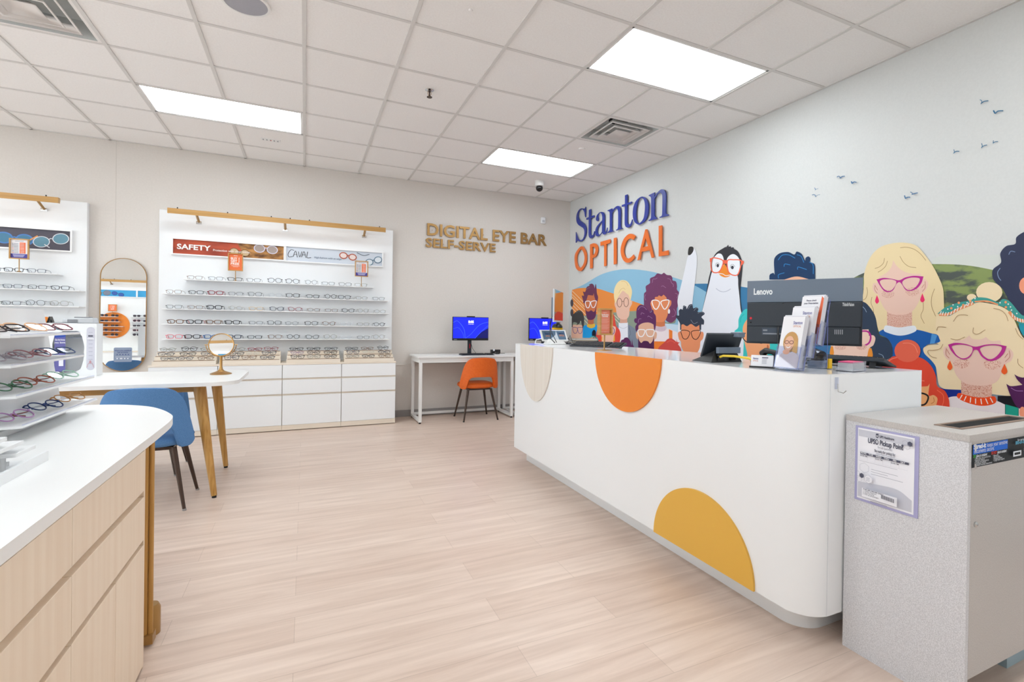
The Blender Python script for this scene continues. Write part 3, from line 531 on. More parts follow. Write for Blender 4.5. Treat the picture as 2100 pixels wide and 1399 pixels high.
fig('printed_person', [('f', '#f0b99a', 'B', [(150,420,c),(165,375),(250,350),(340,375),(362,420),(362,560),(330,660),(250,690),(170,650),(145,540)]), ('c', '#2a2f45', 'B', ell(205,480,34,30,10), 7), ('c', '#2a2f45', 'B', ell(300,480,34,30,10), 7), ('f', '#17375e', 'B', [(62,378,c),(65,345),(90,333),(98,345),(95,240),(130,200),(190,190),(233,207),(250,187),(285,205),(305,250),(310,230),(330,220),(343,235),(340,258),(372,275),(375,385,c),(340,378,c),(250,357),(165,378,c)]),
 ('l', '#2f86c8', 'B', [(122,245),(150,212),(195,210),(238,232)], 4), ('l', '#2f86c8', 'B', [(250,208),(280,220),(298,262)], 4), ('l', '#2f86c8', 'B', [(162,290),(168,272),(205,278)], 4), ('l', '#2f86c8', 'B', [(255,310),(258,292),(318,310)], 4), ('l', '#2f86c8', 'B', [(335,258),(360,275),(362,340)], 4), ('l', '#2f86c8', 'B', [(125,370),(125,345),(165,332)], 4)], 'head with dark blue hair')
fig('printed_person', [('f', '#2f3550', 'B', [(1900,20),(1799,55),(1750,90),(1742,135),(1680,150),(1640,200),(1645,262),(1590,310),(1590,370),(1620,410),(1655,440),(1700,520),(1760,600),(1830,660),(2100,700),(2200,400),(2100,100)]), ('e', '#f09a78', 'B', (1815,420,46,58)), ('f', '#1b94a8', 'B', [(1765,680,c),(1850,660,c),(1850,780,c),(1799,760),(1775,720)]), ('l', '#7e93b5', 'B', [(1698,208),(1712,185),(1742,190)], 5), ('l', '#7e93b5', 'B', [(1640,300),(1622,330),(1630,365),(1645,385)], 5)], 'dark curly head at the right edge')
LB = '#a8845c'; MG = '#b9268c'
fig('printed_person', [('f', '#ecd6a8', 'M5', [(410,660),(420,590),(430,470),(430,380),(470,250),(530,150),(620,80),(750,45),(870,42),(980,70),(1060,150),(1150,270),(1220,400),(1270,530),(1280,680),(1290,760),(1380,820),(1399,1200),(1190,1100),(950,1000),(650,1000),(590,985),(550,850),(480,720)]),
 ('f', '#0f5bab', 'M5', [(585,990,c),(642,962),(985,965),(1150,1005),(1212,1022),(1240,1085),(1190,1110),(1100,1125),(1080,1180),(1150,1260),(1195,1370),(1195,1700,c),(730,1700,c),(730,1150),(680,1060),(600,1020)]), ('s', '#4a93d4', 'M5', [(1150,1008),(1208,1024),(1178,1112),(1130,1116)]),
 ('s', spkn, 'M5', [(675,770),(940,770),(940,945),(675,935)]),
 ('f', '#ecc7b6', 'M5', [(740,228,c),(780,290),(850,345),(950,372),(1035,370,c),(1045,430),(1080,430),(1112,470),(1095,530),(1060,575),(1035,575),(1020,650),(970,740),(900,795),(800,808),(700,790),(640,730),(600,650),(580,595),(540,570),(520,520),(530,475),(570,465),(590,405,c),(670,360),(720,300)]),
 ('e', spk, 'M5', (685,585,68,45)), ('e', spk, 'M5', (945,562,74,48)),
 ('f', '#e6eaf1', 'M5', [(662,920),(800,942),(963,922),(985,975),(900,1015),(800,1028),(700,1005),(642,975)]),
 ('h', MG, 'M5', [[(563,432,c),(640,415),(740,428),(805,440),(870,410),(960,393),(1063,400,c),(1040,470),(990,530),(920,555),(870,540),(830,480),(805,460),(775,480),(740,545),(690,567),(640,550),(595,490)], [(600,450),(640,432),(720,432),(770,450),(765,490),(730,540),(690,555),(645,535),(610,490)], [(838,460),(870,430),(940,412),(1018,420),(1015,460),(980,510),(930,542),(890,540),(850,500)]]),
 ('f', '#ee2d6c', 'M5', [(568,598,c),(590,660),(568,690),(548,660)]), ('f', '#ee2d6c', 'M5', [(1050,578,c),(1075,650),(1050,675),(1027,650)])]
 + [('l', LB, 'M5', q, 5) for q in ([(815,95),(880,90),(960,110),(1030,160),(1088,230)], [(812,185),(850,250),(910,295),(985,307)], [(648,205),(635,260),(590,300),(545,315)], [(680,235),(660,290),(620,330),(578,355)], [(460,515),(468,570),(450,630),(415,655)], [(515,618),(505,680),(530,750),(532,810)], [(1180,530),(1150,620),(1150,720),(1192,822)], [(1060,675),(1060,750),(1035,820),(1072,900)])]
 + [('l', '#c07a6a', 'M5', q, 5) for q in ([(548,490),(545,540),(572,580)], [(550,500),(575,545)], [(1080,452),(1080,520),(1050,560)], [(1045,520),(1070,485)])], 'blonde woman with magenta cat-eye glasses and blue top')
fig('printed_person', [('f', '#2b3b52', 'M5', [(405,660,c),(460,690),(530,780),(560,860),(590,1020),(680,1060),(730,1150),(725,1250),(640,1310),(600,1600,c),(300,1600,c),(200,1200),(300,800)]),
 ('f', '#f3cfbd', 'M5', [(395,965,c),(480,962,c),(483,1030,c),(530,1025),(552,1060),(530,1130),(490,1160),(470,1230),(455,1290),(430,1600,c),(200,1600,c),(110,1250),(75,1125,c),(200,960,c)]), ('l', MG, 'M5', [(395,980),(470,985),(502,1040),(480,1110),(405,1140),(350,1120)], 18), ('l', MG, 'M5', [(130,1100),(180,1135),(230,1110)], 16),
 ('e', speckle('freckled_skin_pink', '#f3cfbd', '#c98270', 240, .545), 'M5', (180,1150,60,32)), ('e', spk, 'M5', (405,1150,55,30)),
 ('f', '#ee9430', 'M5', [(485,1165),(510,1165),(523,1250),(470,1250)]), ('f', '#ee9430', 'M5', [(80,1145),(100,1145),(110,1225),(68,1225)]), ('l', '#8fa3bd', 'M5', [(410,715),(440,745),(458,780)], 6), ('l', '#8fa3bd', 'M5', [(585,1220),(630,1240),(645,1290)], 6)], 'woman with long navy hair behind the monitor')
fig('printed_person', [('f', '#efd9b2', 'M6', [(490,400),(600,395),(700,340),(830,288),(900,280),(1060,310),(1160,360),(1220,450),(1260,540),(1306,620),(1420,700),(1500,900),(1400,1180),(1220,1180),(1100,1170),(720,1118),(560,1110),(500,1070),(480,960),(465,890),(420,830),(360,770),(350,720),(400,690),(510,680),(500,620),(470,540),(470,470)]),
 ('e', '#efd9b2', 'M6', (980,185,126,98)), ('e', '#efd9b2', 'M6', (812,235,46,35)),
 ('f', '#0a2a8a', 'M6', [(500,1095,c),(560,1110),(720,1118,c),(710,1190,c),(590,1195,c)]), ('s', '#0c0c18', 'M6', [(1060,1175),(1270,1175),(1340,1230),(1340,1500),(1060,1500)]),
 ('f', '#eae0e3', 'M6', [(595,1190),(700,1180),(1040,1220),(1130,1258,c),(1130,1700,c),(500,1700,c),(560,1250)]), ('s', '#169a86', 'M6', [(1135,1255),(1258,1290),(1258,1700),(1135,1700)]), ('s', '#eae0e3', 'M6', [(1262,1285),(1420,1340),(1420,1700),(1262,1700)]),
 ('s', spkn, 'M6', [(712,1020),(1005,1040),(1005,1195),(712,1180)]),
 ('f', '#eac6b6', 'M6', [(655,645,c),(720,640),(760,620),(790,598,c),(820,630),(900,635),(948,613,c),(1000,650),(1085,645,c),(1110,720),(1170,720),(1210,770),(1190,840),(1140,870),(1100,960),(1050,1040),(960,1073),(850,1075),(740,1050),(660,970),(620,850),(570,820),(540,760),(550,710),(590,700)]),
 ('e', spk, 'M6', (715,865,78,48)), ('e', spk, 'M6', (1012,872,85,52)),
 ('f', '#ee4a12', 'M6', [(690,1147),(760,1168),(850,1187),(940,1190),(1030,1180),(1045,1235),(990,1262),(900,1270),(800,1250),(710,1215),(670,1180)])]
 + [('l', '#f6f2f0', 'M6', q, 9) for q in ([(722,1165),(698,1205)], [(760,1178),(740,1222)], [(803,1190),(798,1240)], [(850,1200),(850,1250)], [(900,1203),(908,1255)], [(945,1200),(968,1252)], [(990,1192),(1015,1240)])]
 + [('f', '#3f9c93', 'M6', [(485,390,c),(560,330),(680,285),(800,262),(850,235),(960,240),(1070,280),(1110,250),(1180,275),(1260,370),(1306,408),(1500,430,c),(1500,520,c),(1306,490),(1250,470),(1190,390),(1130,330),(1060,310),(960,275),(840,290),(740,330),(640,390),(590,412)]),
 ('l', '#e99766', 'M6', [(500,398),(590,395),(690,345),(830,288)], 26), ('l', '#e99766', 'M6', [(840,275),(960,270),(1065,303)], 14), ('l', '#e99766', 'M6', [(1170,370),(1230,435),(1306,460),(1400,470)], 30)]
 + [('l', '#f6f2ee', 'M6', [(x, y), (x + 12, y - 34)], 7) for x, y in ((510,400),(530,404),(555,408),(580,408),(610,402),(640,385),(672,365),(705,348),(740,335),(775,318),(810,305))] + [('l', '#f6f2ee', 'M6', [(x, y), (x + 4, y + 36)], 8) for x, y in ((1200,385),(1225,410),(1250,425),(1275,435),(1300,440))]
 + [('e', '#ea9a66', 'M6', (x, y, 12, 12)) for x, y in ((618,338),(690,286),(733,308),(800,270),(1138,280),(1140,328))] + [('e', '#eef2f0', 'M6', (x, y, 7, 7)) for x, y in ((585,345),(635,305),(680,322),(770,285),(845,245),(1085,285),(1163,298),(1185,325),(1195,355),(1245,388),(655,350),(765,305))]
 + [('h', MG, 'M6', [[(587,685,c),(660,668),(760,680),(850,705),(950,685),(1050,682),(1148,700,c),(1120,770),(1060,825),(980,842),(910,800),(870,740),(835,740),(800,800),(740,828),(670,800),(615,740)], [(625,700),(700,685),(780,695),(820,715),(815,760),(775,805),(720,815),(670,785),(640,740)], [(895,720),(950,697),(1040,692),(1100,708),(1090,750),(1040,805),(985,825),(930,795),(905,760)]]),
 ('f', '#ee5c1e', 'M6', [(605,835,c),(630,900),(605,930),(580,900)]), ('f', '#ee5c1e', 'M6', [(1128,868,c),(1155,940),(1127,970),(1097,940)])]
 + [('l', LB, 'M6', q, 5) for q in ([(638,465),(680,408),(740,400),(778,408)], [(480,550),(495,515),(570,520)], [(832,522),(828,570),(870,585),(945,543)], [(612,628),(680,640),(748,612)], [(1022,338),(1090,355),(1140,400),(1163,460)], [(540,680),(510,725),(440,740),(400,740),(395,765),(430,800),(480,815)], [(1232,528),(1260,590),(1306,635)], [(1255,820),(1260,870),(1306,910)])]
 + [('l', '#c07a6a', 'M6', q, 5) for q in ([(572,718),(568,780),(600,815)], [(575,730),(605,780)], [(1172,742),(1178,800),(1135,848)], [(1130,810),(1160,770)])], 'blonde woman with bun, patterned scarf and magenta glasses')
fig('printed_person', [('f', '#e2472e', 'M6', [(-60,920,c),(0,850),(60,800),(180,785),(330,812),(420,880),(470,980),(485,1080),(560,1130),(600,1230),(597,1420,c),(-60,1420,c)]), ('e', '#e8664c', 'M6', (200,745,125,108)),
 ('f', '#f0ae74', 'M6', [(100,1075,c),(250,1072),(255,1040,c),(285,1080),(390,1083),(412,1058,c),(402,1172),(450,1167),(487,1200),(475,1265),(430,1420,c),(100,1420,c)]),
 ('c', '#111114', 'M6', [(215,1168),(280,1150),(350,1152),(398,1180),(385,1235),(350,1262),(260,1255),(228,1220)], 16), ('l', '#111114', 'M6', [(170,1165),(215,1172)], 12), ('c', '#111114', 'M6', [(-20,1168),(60,1150),(130,1152),(165,1180),(155,1235),(120,1262),(30,1255)], 16),
 ('l', '#f58a70', 'M6', [(155,672),(220,672),(270,700),(298,762)], 7), ('l', '#f58a70', 'M6', [(5,862),(45,825),(100,808)], 7), ('l', '#f58a70', 'M6', [(265,985),(300,1020),(362,1033)], 7), ('l', '#f26a4a', 'M6', [(482,1118),(540,1165),(545,1230),(530,1275)], 8), ('l', '#c07028', 'M6', [(450,1190),(455,1230),(425,1250)], 5)], 'red-haired girl with bun and black glasses')
fig('printed_person', [('f', '#4e1550', 'M6', [(1222,968,c),(1260,990),(1306,1000),(1420,990),(1450,1300),(1270,1295),(1190,1180),(1145,1060,c),(1190,1082),(1300,1070,c),(1250,1020)]), ('e', '#f09a78', 'M6', (1300,1330,30,52)), ('l', '#9b6aa5', 'M6', [(1190,1098),(1240,1125),(1306,1128)], 6)], 'purple hair at the right edge')
bc = '#326a90'
for col, fr, strokes in ((bc, 'I', [([(625,222),(652,235),(660,262),(642,298)], 12), ([(645,290),(700,252),(778,240)], 15)]), (bc, 'I', [([(866,412),(900,470)], 26), ([(900,470),(950,425),(1045,420)], 18)]),
 (bc, 'I', [([(655,1003),(668,1050),(652,1088)], 13), ([(660,1070),(700,1045),(752,1030)], 13)]), (bc, 'I', [([(868,950),(862,1005)], 12), ([(866,995),(905,975),(952,970)], 12)]), (bc, 'I', [([(158,1112),(168,1160),(152,1185)], 12), ([(160,1170),(205,1145),(258,1147)], 15)]),
 ('#45709a', 'J', [([(572,200),(605,183),(625,200),(628,222)], 11), ([(628,218),(665,190),(710,183)], 15)]), ('#45709a', 'J', [([(820,272),(838,312)], 20), ([(836,308),(870,282),(912,290)], 15)]), ('#45709a', 'J', [([(187,382),(205,408),(198,424)], 11), ([(200,412),(225,405),(252,396)], 6)]),
 ('#45709a', 'J', [([(145,508),(175,500),(200,512),(207,540)], 11), ([(208,535),(240,510),(285,500)], 6)]), ('#45709a', 'J', [([(1838,455),(1872,475),(1866,505)], 12), ([(1868,498),(1920,480),(1968,470)], 15)]), ('#45709a', 'J', [([(1738,515),(1756,570)], 20), ([(1754,570),(1790,548),(1838,546)], 16)])):
    fig('printed_bird', [('l', col, fr, q, ww) for q, ww in strokes])

# ================================================================ display walls
def rail(name, x0, x1, label, arms, pins, Y=0.0, sgn=-1, z0=2.345, z1=2.396):
    t = thing(name, label, 'light rail', ((x0 + x1) / 2, Y + sgn * .255, z0))
    m = MB(); m.box((x0, Y + sgn * .23, z1 - .02), (x1, Y + sgn * .28, z1), M['gold']); m.box((x0, Y + sgn * .272, z0 - .004), (x1, Y + sgn * .28, z1 - .02), M['gold']); m.box((x0, Y + sgn * .23, z0 + .02), (x1, Y + sgn * .235, z1 - .02), M['gold']); m.box((x0, Y + sgn * .235, z0), (x0 + .006, Y + sgn * .272, z1 - .02), M['gold']); m.box((x1 - .006, Y + sgn * .235, z0), (x1, Y + sgn * .272, z1 - .02), M['gold']); m.build('rail_bar', t)
    MB().box((x0 + .03, Y + sgn * .242, z1 - .026), (x1 - .03, Y + sgn * .266, z1 - .0205), M['led']).build('light_strip', t)
    for x in arms:
        m = MB(); m.tube([(x, Y + sgn * .061, 2.305), (x, Y + sgn * .232, z0 + .028)], .013, M['goldflat'], 4); m.build('arm', t, smooth_angle=30)
        MB().box((x - .025, Y + sgn * .06, 2.285), (x + .025, Y + sgn * .07, 2.315), M['chrome']).build('bracket', t)
    for x in pins: MB().lathe([(.006, z1), (.006, z1 + .014), (.0, z1 + .02)], M['black'], (x, Y + sgn * .255, 0), 8).build('screw', t)
    return t
def board(x0, x1, label, Y=0.0, sgn=-1, z1=2.41):
    t = thing('display_wall', label, 'display panel', ((x0 + x1) / 2, Y, .758)); m = MB(); m.box((x0, Y + sgn * .0012, .758), (x1, Y + sgn * .06, z1), M['panel']); m.build('back_panel', t, bevel=.004); return t
board(-1.395, 1.031, 'tall white display panel between the oval mirror and the desk')
board(-4.6, -1.99, 'tall white display panel at left, cut off by the photo edge')
rail('light_rail', -1.282, .91, 'long brass light rail above the main eyeglass display', (-1.04, -.194, .679), (-1.2, -.75, -.33, -.14, .06, .84))
rail('light_rail', -4.4, -2.144, 'brass light rail on the left display, only its end in view', (-2.32, -3.3, -4.2), (-2.24, -2.62))
def frame_rect(m, x0, x1, z0, z1, w, y0, y1, mt):
    m.box((x0, y0, z0), (x1, y1, z0 + w), mt); m.box((x0, y0, z1 - w), (x1, y1, z1), mt); m.box((x0, y0, z0 + w), (x0 + w, y1, z1 - w), mt); m.box((x1 - w, y0, z0 + w), (x1, y1, z1 - w), mt)
def lens_art(a, cx, cy, s, rim, fill, wd=.006, ang=0):
    c, n = math.cos(ang), math.sin(ang)
    def R(L): return [(cx + p[0] * c - p[1] * n, cy + p[0] * n + p[1] * c) for p in L]
    for k in (-1, 1):
        L = R([(k * s * (.12 + .5 + .5 * math.cos(g)), s * .42 * math.sin(g) - .02 * s) for g in [2 * PI * i / 14 for i in range(14)]])
        if fill: a.poly([L], paint(fill))
        a.line(L, wd, paint(rim), True)
    a.line(R([(-.14 * s, .05 * s), (0, .12 * s), (.14 * s, .05 * s)]), wd, paint(rim))
def banner(x0, x1, z0, z1, label):
    t = thing('banner_sign', label, 'sign', ((x0 + x1) / 2, -.06, z0))
    m = MB(); frame_rect(m, x0 - .012, x1 + .012, z0 - .014, z1 + .014, .014, -.085, -.06, M['shelf']); m.build('frame', t)
    a = Art(((x0), -.068, z0), (1, 0, 0), (0, 0, 1)); return t, a, x1 - x0, z1 - z0
t, a, W, H = banner(-1.271, -.206, 1.945, 2.103, 'long red and brown banner sign reading SAFETY')
flow = grain('rust_print', '#7c2a1c', '#d05a38', (2.5, 1, 9), 0.6, 2, .3, .7); rock = grain('rock_print', '#5f3a1e', '#c58d4c', (9, 1, 22), 0.6, 5, .35, .65)
a.rect(0, 0, W, H, flow); a.poly([[(W * .52, 0), (W * .6, H * .5), (W * .56, H), (W, H), (W, 0)]], rock)
lens_art(a, .62, .06, .085, '#6b4a2a', '#cdb48f', .006, -.1); lens_art(a, .88, .115, .105, '#d9d4e4', '#a89a94', .009, -.05)
a.text('SAFETY', .035, .052, .078, paint('#f5f1ee'), bold=.03, width=.31); a.text('Protection with clear vision.', .365, .052, .032, paint('#f5e9e4'), bold=.015, width=.36); a.build('printed_panel', t)
t, a, W, H = banner(-.184, .9, 1.942, 2.108, 'long pale blue banner sign reading CAVAL')
a.rect(0, 0, W, H, paint('#d3dbe6')); k_ = paint('#1c1d22')
a.line([(.085, .125), (.05, .128), (.022, .08), (.03, .045), (.07, .052)], .006, k_); a.line([(.075, .05), (.1, .12), (.12, .045)], .006, k_); a.line([(.085, .075), (.118, .08)], .005, k_); a.line([(.13, .115), (.145, .05), (.168, .118)], .006, k_); a.line([(.165, .05), (.19, .12), (.212, .045)], .006, k_); a.line([(.175, .078), (.208, .08)], .005, k_); a.line([(.23, .12), (.222, .05), (.268, .052)], .006, k_)
a.text('High-fashion with an edge.', .30, .048, .03, paint('#7c8a9e'), bold=.01, width=.31)
lens_art(a, .68, .098, .085, '#b4553a', '#ecdcd8', .011, -.12); lens_art(a, .98, .06, .09, '#51768e', '#dfe7ee', .009, .35); a.line([(.78, .15), (.86, .12), (.93, .14)], .007, paint('#51606e')); a.build('printed_panel', t)
t, a, W, H = banner(-4.0, -2.113, 1.905, 2.1, 'dark grey banner sign showing blue sunglasses, at far left')
a.rect(0, 0, W, H, paint('#57545f')); lens_art(a, W - .42, .09, .12, '#5585c4', '#4f7f9c', .012, -.06); a.line([(W - .36, .04), (W - .3, .09), (W - .25, .13)], .012, paint('#e09a5e')); lens_art(a, W - .15, .097, .122, '#d9dde2', '#6a95a8', .007, .28); a.line([(W - .2, .05), (W - .16, .02)], .008, paint('#d9dde2'))
a.text('performance.', W - .82, .07, .045, paint('#f2f2f4'), bold=.01); a.build('printed_panel', t)
def small_sign(x, zb, zt, w, label, kind):
    t = thing('tabletop_sign', label, 'sign', (x, -.208, 1.664)); zs = 1.664
    MB().tube([(x, -.208, zs), (x, -.208, zb)], .004, M['goldflat'], 8).box((x - .014, -.214, zs + .0002), (x + .014, -.203, zs + .006), M['goldflat']).build('stand', t)
    m = MB(); frame_rect(m, x - w / 2, x + w / 2, zb, zt, .009, -.218, -.198, M['gold']); m.box((x - w / 2 + .005, -.204, zb + .005), (x + w / 2 - .005, -.200, zt - .005), M['goldflat']); m.build('frame', t)
    h = zt - zb - .018; W = w - .018; a = Art((x - W / 2, -.206, zb + .009), (1, 0, 0), (0, 0, 1))
    if kind == 0:
        a.rect(0, 0, W, h, paint('#ee7a48')); wq = paint('#fbeee8')
        a.text('BUY 1', W * .12, h * .66, .034, wq, bold=.03, width=W * .66); a.text('GET 1', W * .12, h * .5, .034, wq, bold=.03, width=W * .66); a.text('FREE', W * .12, h * .33, .034, wq, bold=.03, width=W * .66)
        a.text('frames and lenses', W / 2, h * .25, .011, wq, 'CENTER', .01); a.rect(W * .3, h * .2, W * .7, h * .215, wq); a.rect(W * .35, h * .88, W * .65, h * .91, wq)
    else:
        a.rect(0, 0, W, h, paint('#f0eef2')); a.rect(W * .52, h * .25, W * .86, h * .85, paint('#ee7a50')); a.rect(0, 0, W, h * .23, paint('#5552a8')); a.rect(W * .25, h * .9, W * .75, h * .92, paint('#8c8c96'))
        for i in range(7):
            y = h * (.28 + .08 * i); a.rect(W * .1, y, W * .18, y + h * .03, paint(['#b8504a', '#4a4a8c', '#c88a5a', '#d06a6a', '#8a98a0', '#3f4f8c', '#505a66'][i])); a.rect(W * .2, y, W * .46, y + h * .022, paint('#70747c')); a.rect(W * .58, y, W * .8, y + h * .022, paint('#fbeee8'))
        for i in range(3): a.rect(W * (.15 + .03 * i), h * (.16 - .05 * i), W * (.85 - .04 * i), h * (.18 - .05 * i), paint('#d9d8f0'))
    a.build('printed_card', t)
small_sign(-.675, 1.777, 1.972, .143, 'small brass-framed orange sign on the top shelf reading BUY 1 GET 1 FREE', 0)
small_sign(.642, 1.785, 1.977, .152, 'small brass-framed price list sign at right end of the main top shelf', 1)
small_sign(-2.445, 1.785, 1.98, .14, 'small brass-framed price list sign on the far left display', 1)
SHZ = [(1.664, -1.15, .79), (1.503, -1.335, .97), (1.343, -1.335, .975), (1.182, -1.335, .98), (1.021, -1.335, .98)]
ORD = ['top', 'second', 'third', 'fourth', 'fifth']
for i, (z, x0, x1) in enumerate(SHZ):
    m = MB(); m.box((x0, -.215, z - .009), (x1, -.06, z), M['shelf']); tag(m.build('display_shelf', bevel=.001, origin=((x0 + x1) / 2, -.06, z)), '%s white ledge from the top of the main eyeglass display' % ORD[i], 'shelf', 'thin white display shelves')
for i, (z, x1) in enumerate(((1.66, -2.17), (1.503, -2.0), (1.343, -2.0), (1.182, -2.0))):
    m = MB(); m.box((-4.2, -.215, z - .009), (x1, -.06, z), M['shelf']); tag(m.build('display_shelf', bevel=.001, origin=(-3, -.06, z)), '%s white ledge from the top of the far left display' % ORD[i], 'shelf', 'thin white display shelves')

# ---- base cabinets with worktop, under the main panel
XS = [-1.40, -.804, -.196, .416, 1.03]
for i in range(4):
    x0, x1 = XS[i] + .001, XS[i + 1] - .001
    t = thing('base_cabinet', ['white drawer cabinet at the left end of the run, behind the round-cornered table', 'white drawer cabinet second from the left in the run under the display', 'white drawer cabinet second from the right in the run under the display', 'white drawer cabinet at the right end of the run, beside the desk'][i], 'cabinet', ((x0 + x1) / 2, 0, 0), 'white drawer cabinets under the display')
    m = MB(); m.box((x0, -.402, .005), (x1, -.001, .737), M['mapleh']); m.box((x0, -.419, .008), (x1, -.402, .062), M['mapleh']); m.build('body', t)
    for z0, z1, nm in ((.064, .392, 'door'), (.413, .568, 'drawer'), (.589, .736, 'drawer')):
        m = MB(); m.box((x0 + .002, -.42, z0), (x1 - .002, -.4025, z1), M['white']); m.build(nm, t, bevel=.0012)
m = MB(); m.box((-1.402, -.421, .7375), (1.032, -.0, .757), M['mapleh']); tag(m.build('worktop', bevel=.001, origin=(0, -.2, .7375)), 'thin pale wood worktop over the white drawer cabinets', 'worktop')
TR = [(-1.372, -.822), (-.792, -.215), (-.158, .403), (.444, 1.012)]
for i, (x0, x1) in enumerate(TR):
    m = MB(); m.box((x0, -.405, .757), (x1, -.325, .797), M['mapleh']); m.box((x0 + .003, -.325, .757), (x1 - .003, -.245, .839), M['mapleh']); m.box((x0 + .006, -.245, .757), (x1 - .006, -.165, .881), M['mapleh'])
    for z, y in ((.797, -.405), (.839, -.325), (.881, -.245)):
        m.box((x0 + .012, y + .001, z), (x1 - .012, y + .006, z + .006), mat('walnut_lip', '#8a6a4a', .6))
    tag(m.build('stepped_riser', bevel=.001, origin=((x0 + x1) / 2, -.28, .757)), ['stepped pale wood riser at the left end of the worktop', 'stepped pale wood riser second from left, behind the round table mirror', 'stepped pale wood riser third from left on the worktop', 'stepped pale wood riser at the right end of the worktop'][i], 'display riser', 'stepped wood risers on the worktop')

# ================================================================ eyeglasses
def outline(kind, w, h, n=26):
    o = []
    for k in range(n):
        g = 2 * PI * k / n; c, s = math.cos(g), math.sin(g)
        e = {'rect': .45, 'round': 1.0, 'square': .55, 'aviator': .8, 'cat': .75, 'wrap': .6, 'oval': .85}[kind]
        x = math.copysign(abs(c) ** e, c) * w / 2; y = math.copysign(abs(s) ** e, s) * h / 2
        if kind == 'cat': y += .10 * h * (x / w) * 2 * (1 if s > 0 else .2)
        if kind == 'aviator': x *= 1 - .12 * (1 if s < 0 else 0) * abs(s); y -= .06 * h * (x / w)
        if kind in ('square', 'rect'): x *= 1 - .06 * max(0, -s)
        o.append((x, y))
    return o
DIM = dict(rect=(.057, .036), round=(.052, .048), square=(.057, .043), aviator=(.058, .050), cat=(.057, .043), wrap=(.060, .040), oval=(.054, .039))
GC = {}
def glasses_proto(kind, col, mode='open', thick=.0018, tcol=None, lens=None, metal=False):
    key = (kind, col, mode, thick, tcol, lens, metal)
    if key in GC: return GC[key]
    w, h = DIM[kind]; gap = .008; cxl = w / 2 + gap; z0 = h / 2 + thick
    fm = mat('frame_metal_' + col.strip('#'), col, .3, .7) if metal else plast(col); tm = plast(tcol) if tcol else fm
    root = bpy.data.objects.new('eyeglasses', None); COL.objects.link(root); root.empty_display_size = .03; PW[root.name] = Vector((0, 0, 0))
    m = MB()
    for s in (-1, 1):
        L = [(s * (cxl + p[0]), .004 * (abs(p[0]) / w) * 0, z0 + p[1]) for p in outline(kind, w, h)]
        m.tube(L, thick, fm, 6, True)
        m.tube([(s * (cxl + w / 2), 0, z0 + h * .28), (s * (cxl + w / 2 + .006), .001, z0 + h * .3), (s * (cxl + w / 2 + .009), .007, z0 + h * .3)], thick * 1.3, fm, 6)
    m.tube([(-gap - .001, 0, z0 + .003), (-.004, -.001, z0 + .007), (.004, -.001, z0 + .007), (gap + .001, 0, z0 + .003)], thick * 1.1, fm, 6)
    m.build('front_frame', root)
    for s in (-1, 1):
        lm = MB(); L = [(s * (cxl + p[0] * .97), .0004, z0 + p[1] * .97) for p in outline(kind, w, h)]
        lm.add(L, [tuple(range(len(L)))], lens or M['glass']); lm.build('lens', root)
        tw = MB(); x = s * (cxl + w / 2 + .009); zt = z0 + h * .3
        if mode == 'open': P = [(x, .007, zt), (x * .99, .06, zt - .001), (x * .96, .10, zt - .004), (x * .95, .112, zt - .012), (x * .95, .125, max(.004, zt - .030))]
        else:
            yy = .009 if s > 0 else .013; d = -s
            P = [(x, .007, zt), (x + d * .02, yy, zt - .001), (x + d * .08, yy, zt - .003), (x + d * .10, yy, zt - .006), (x + d * .116, yy, zt - .014)]
        tw.tube(P, [thick * .9] * 3 + [thick * 1.1] * 2, tm, 6, False, flat=.6 if mode == 'open' else 1); tw.build('temple', root)
    GC[key] = root; GUSED[root.name] = False; return root
GUSED = {}
CN = {'#1b1d22': 'black', '#23304a': 'navy', '#5a3a26': 'brown', '#30343a': 'dark grey', '#5c5e66': 'grey metal', '#99958c': 'pale metal', '#c9a36a': 'gold', '#8f2436': 'dark red', '#e28a94': 'pink', '#2f62a0': 'blue', '#d9dde2': 'clear', '#7a5a44': 'tortoise', '#9a7896': 'mauve', '#d8cfc0': 'pale beige'}
def put_glasses(loc, rz, kind, col, label, group, mode='open', tilt=0, **k):
    p = glasses_proto(kind, col, mode, **k); rot = (tilt, 0, rz)
    if not GUSED[p.name]: GUSED[p.name] = True; r = p; r.location = loc; r.rotation_euler = rot
    else: r = dup_tree(p, loc, rot)
    tag(r, label, 'eyeglasses', group); return r
B_, N_, R_, G_, P_, K_, Q_, D_, Y_, C_, T_ = '#1b1d22', '#23304a', '#8f2436', '#5c5e66', '#e28a94', '#2f62a0', '#99958c', '#30343a', '#c9a36a', '#d9dde2', '#7a5a44'
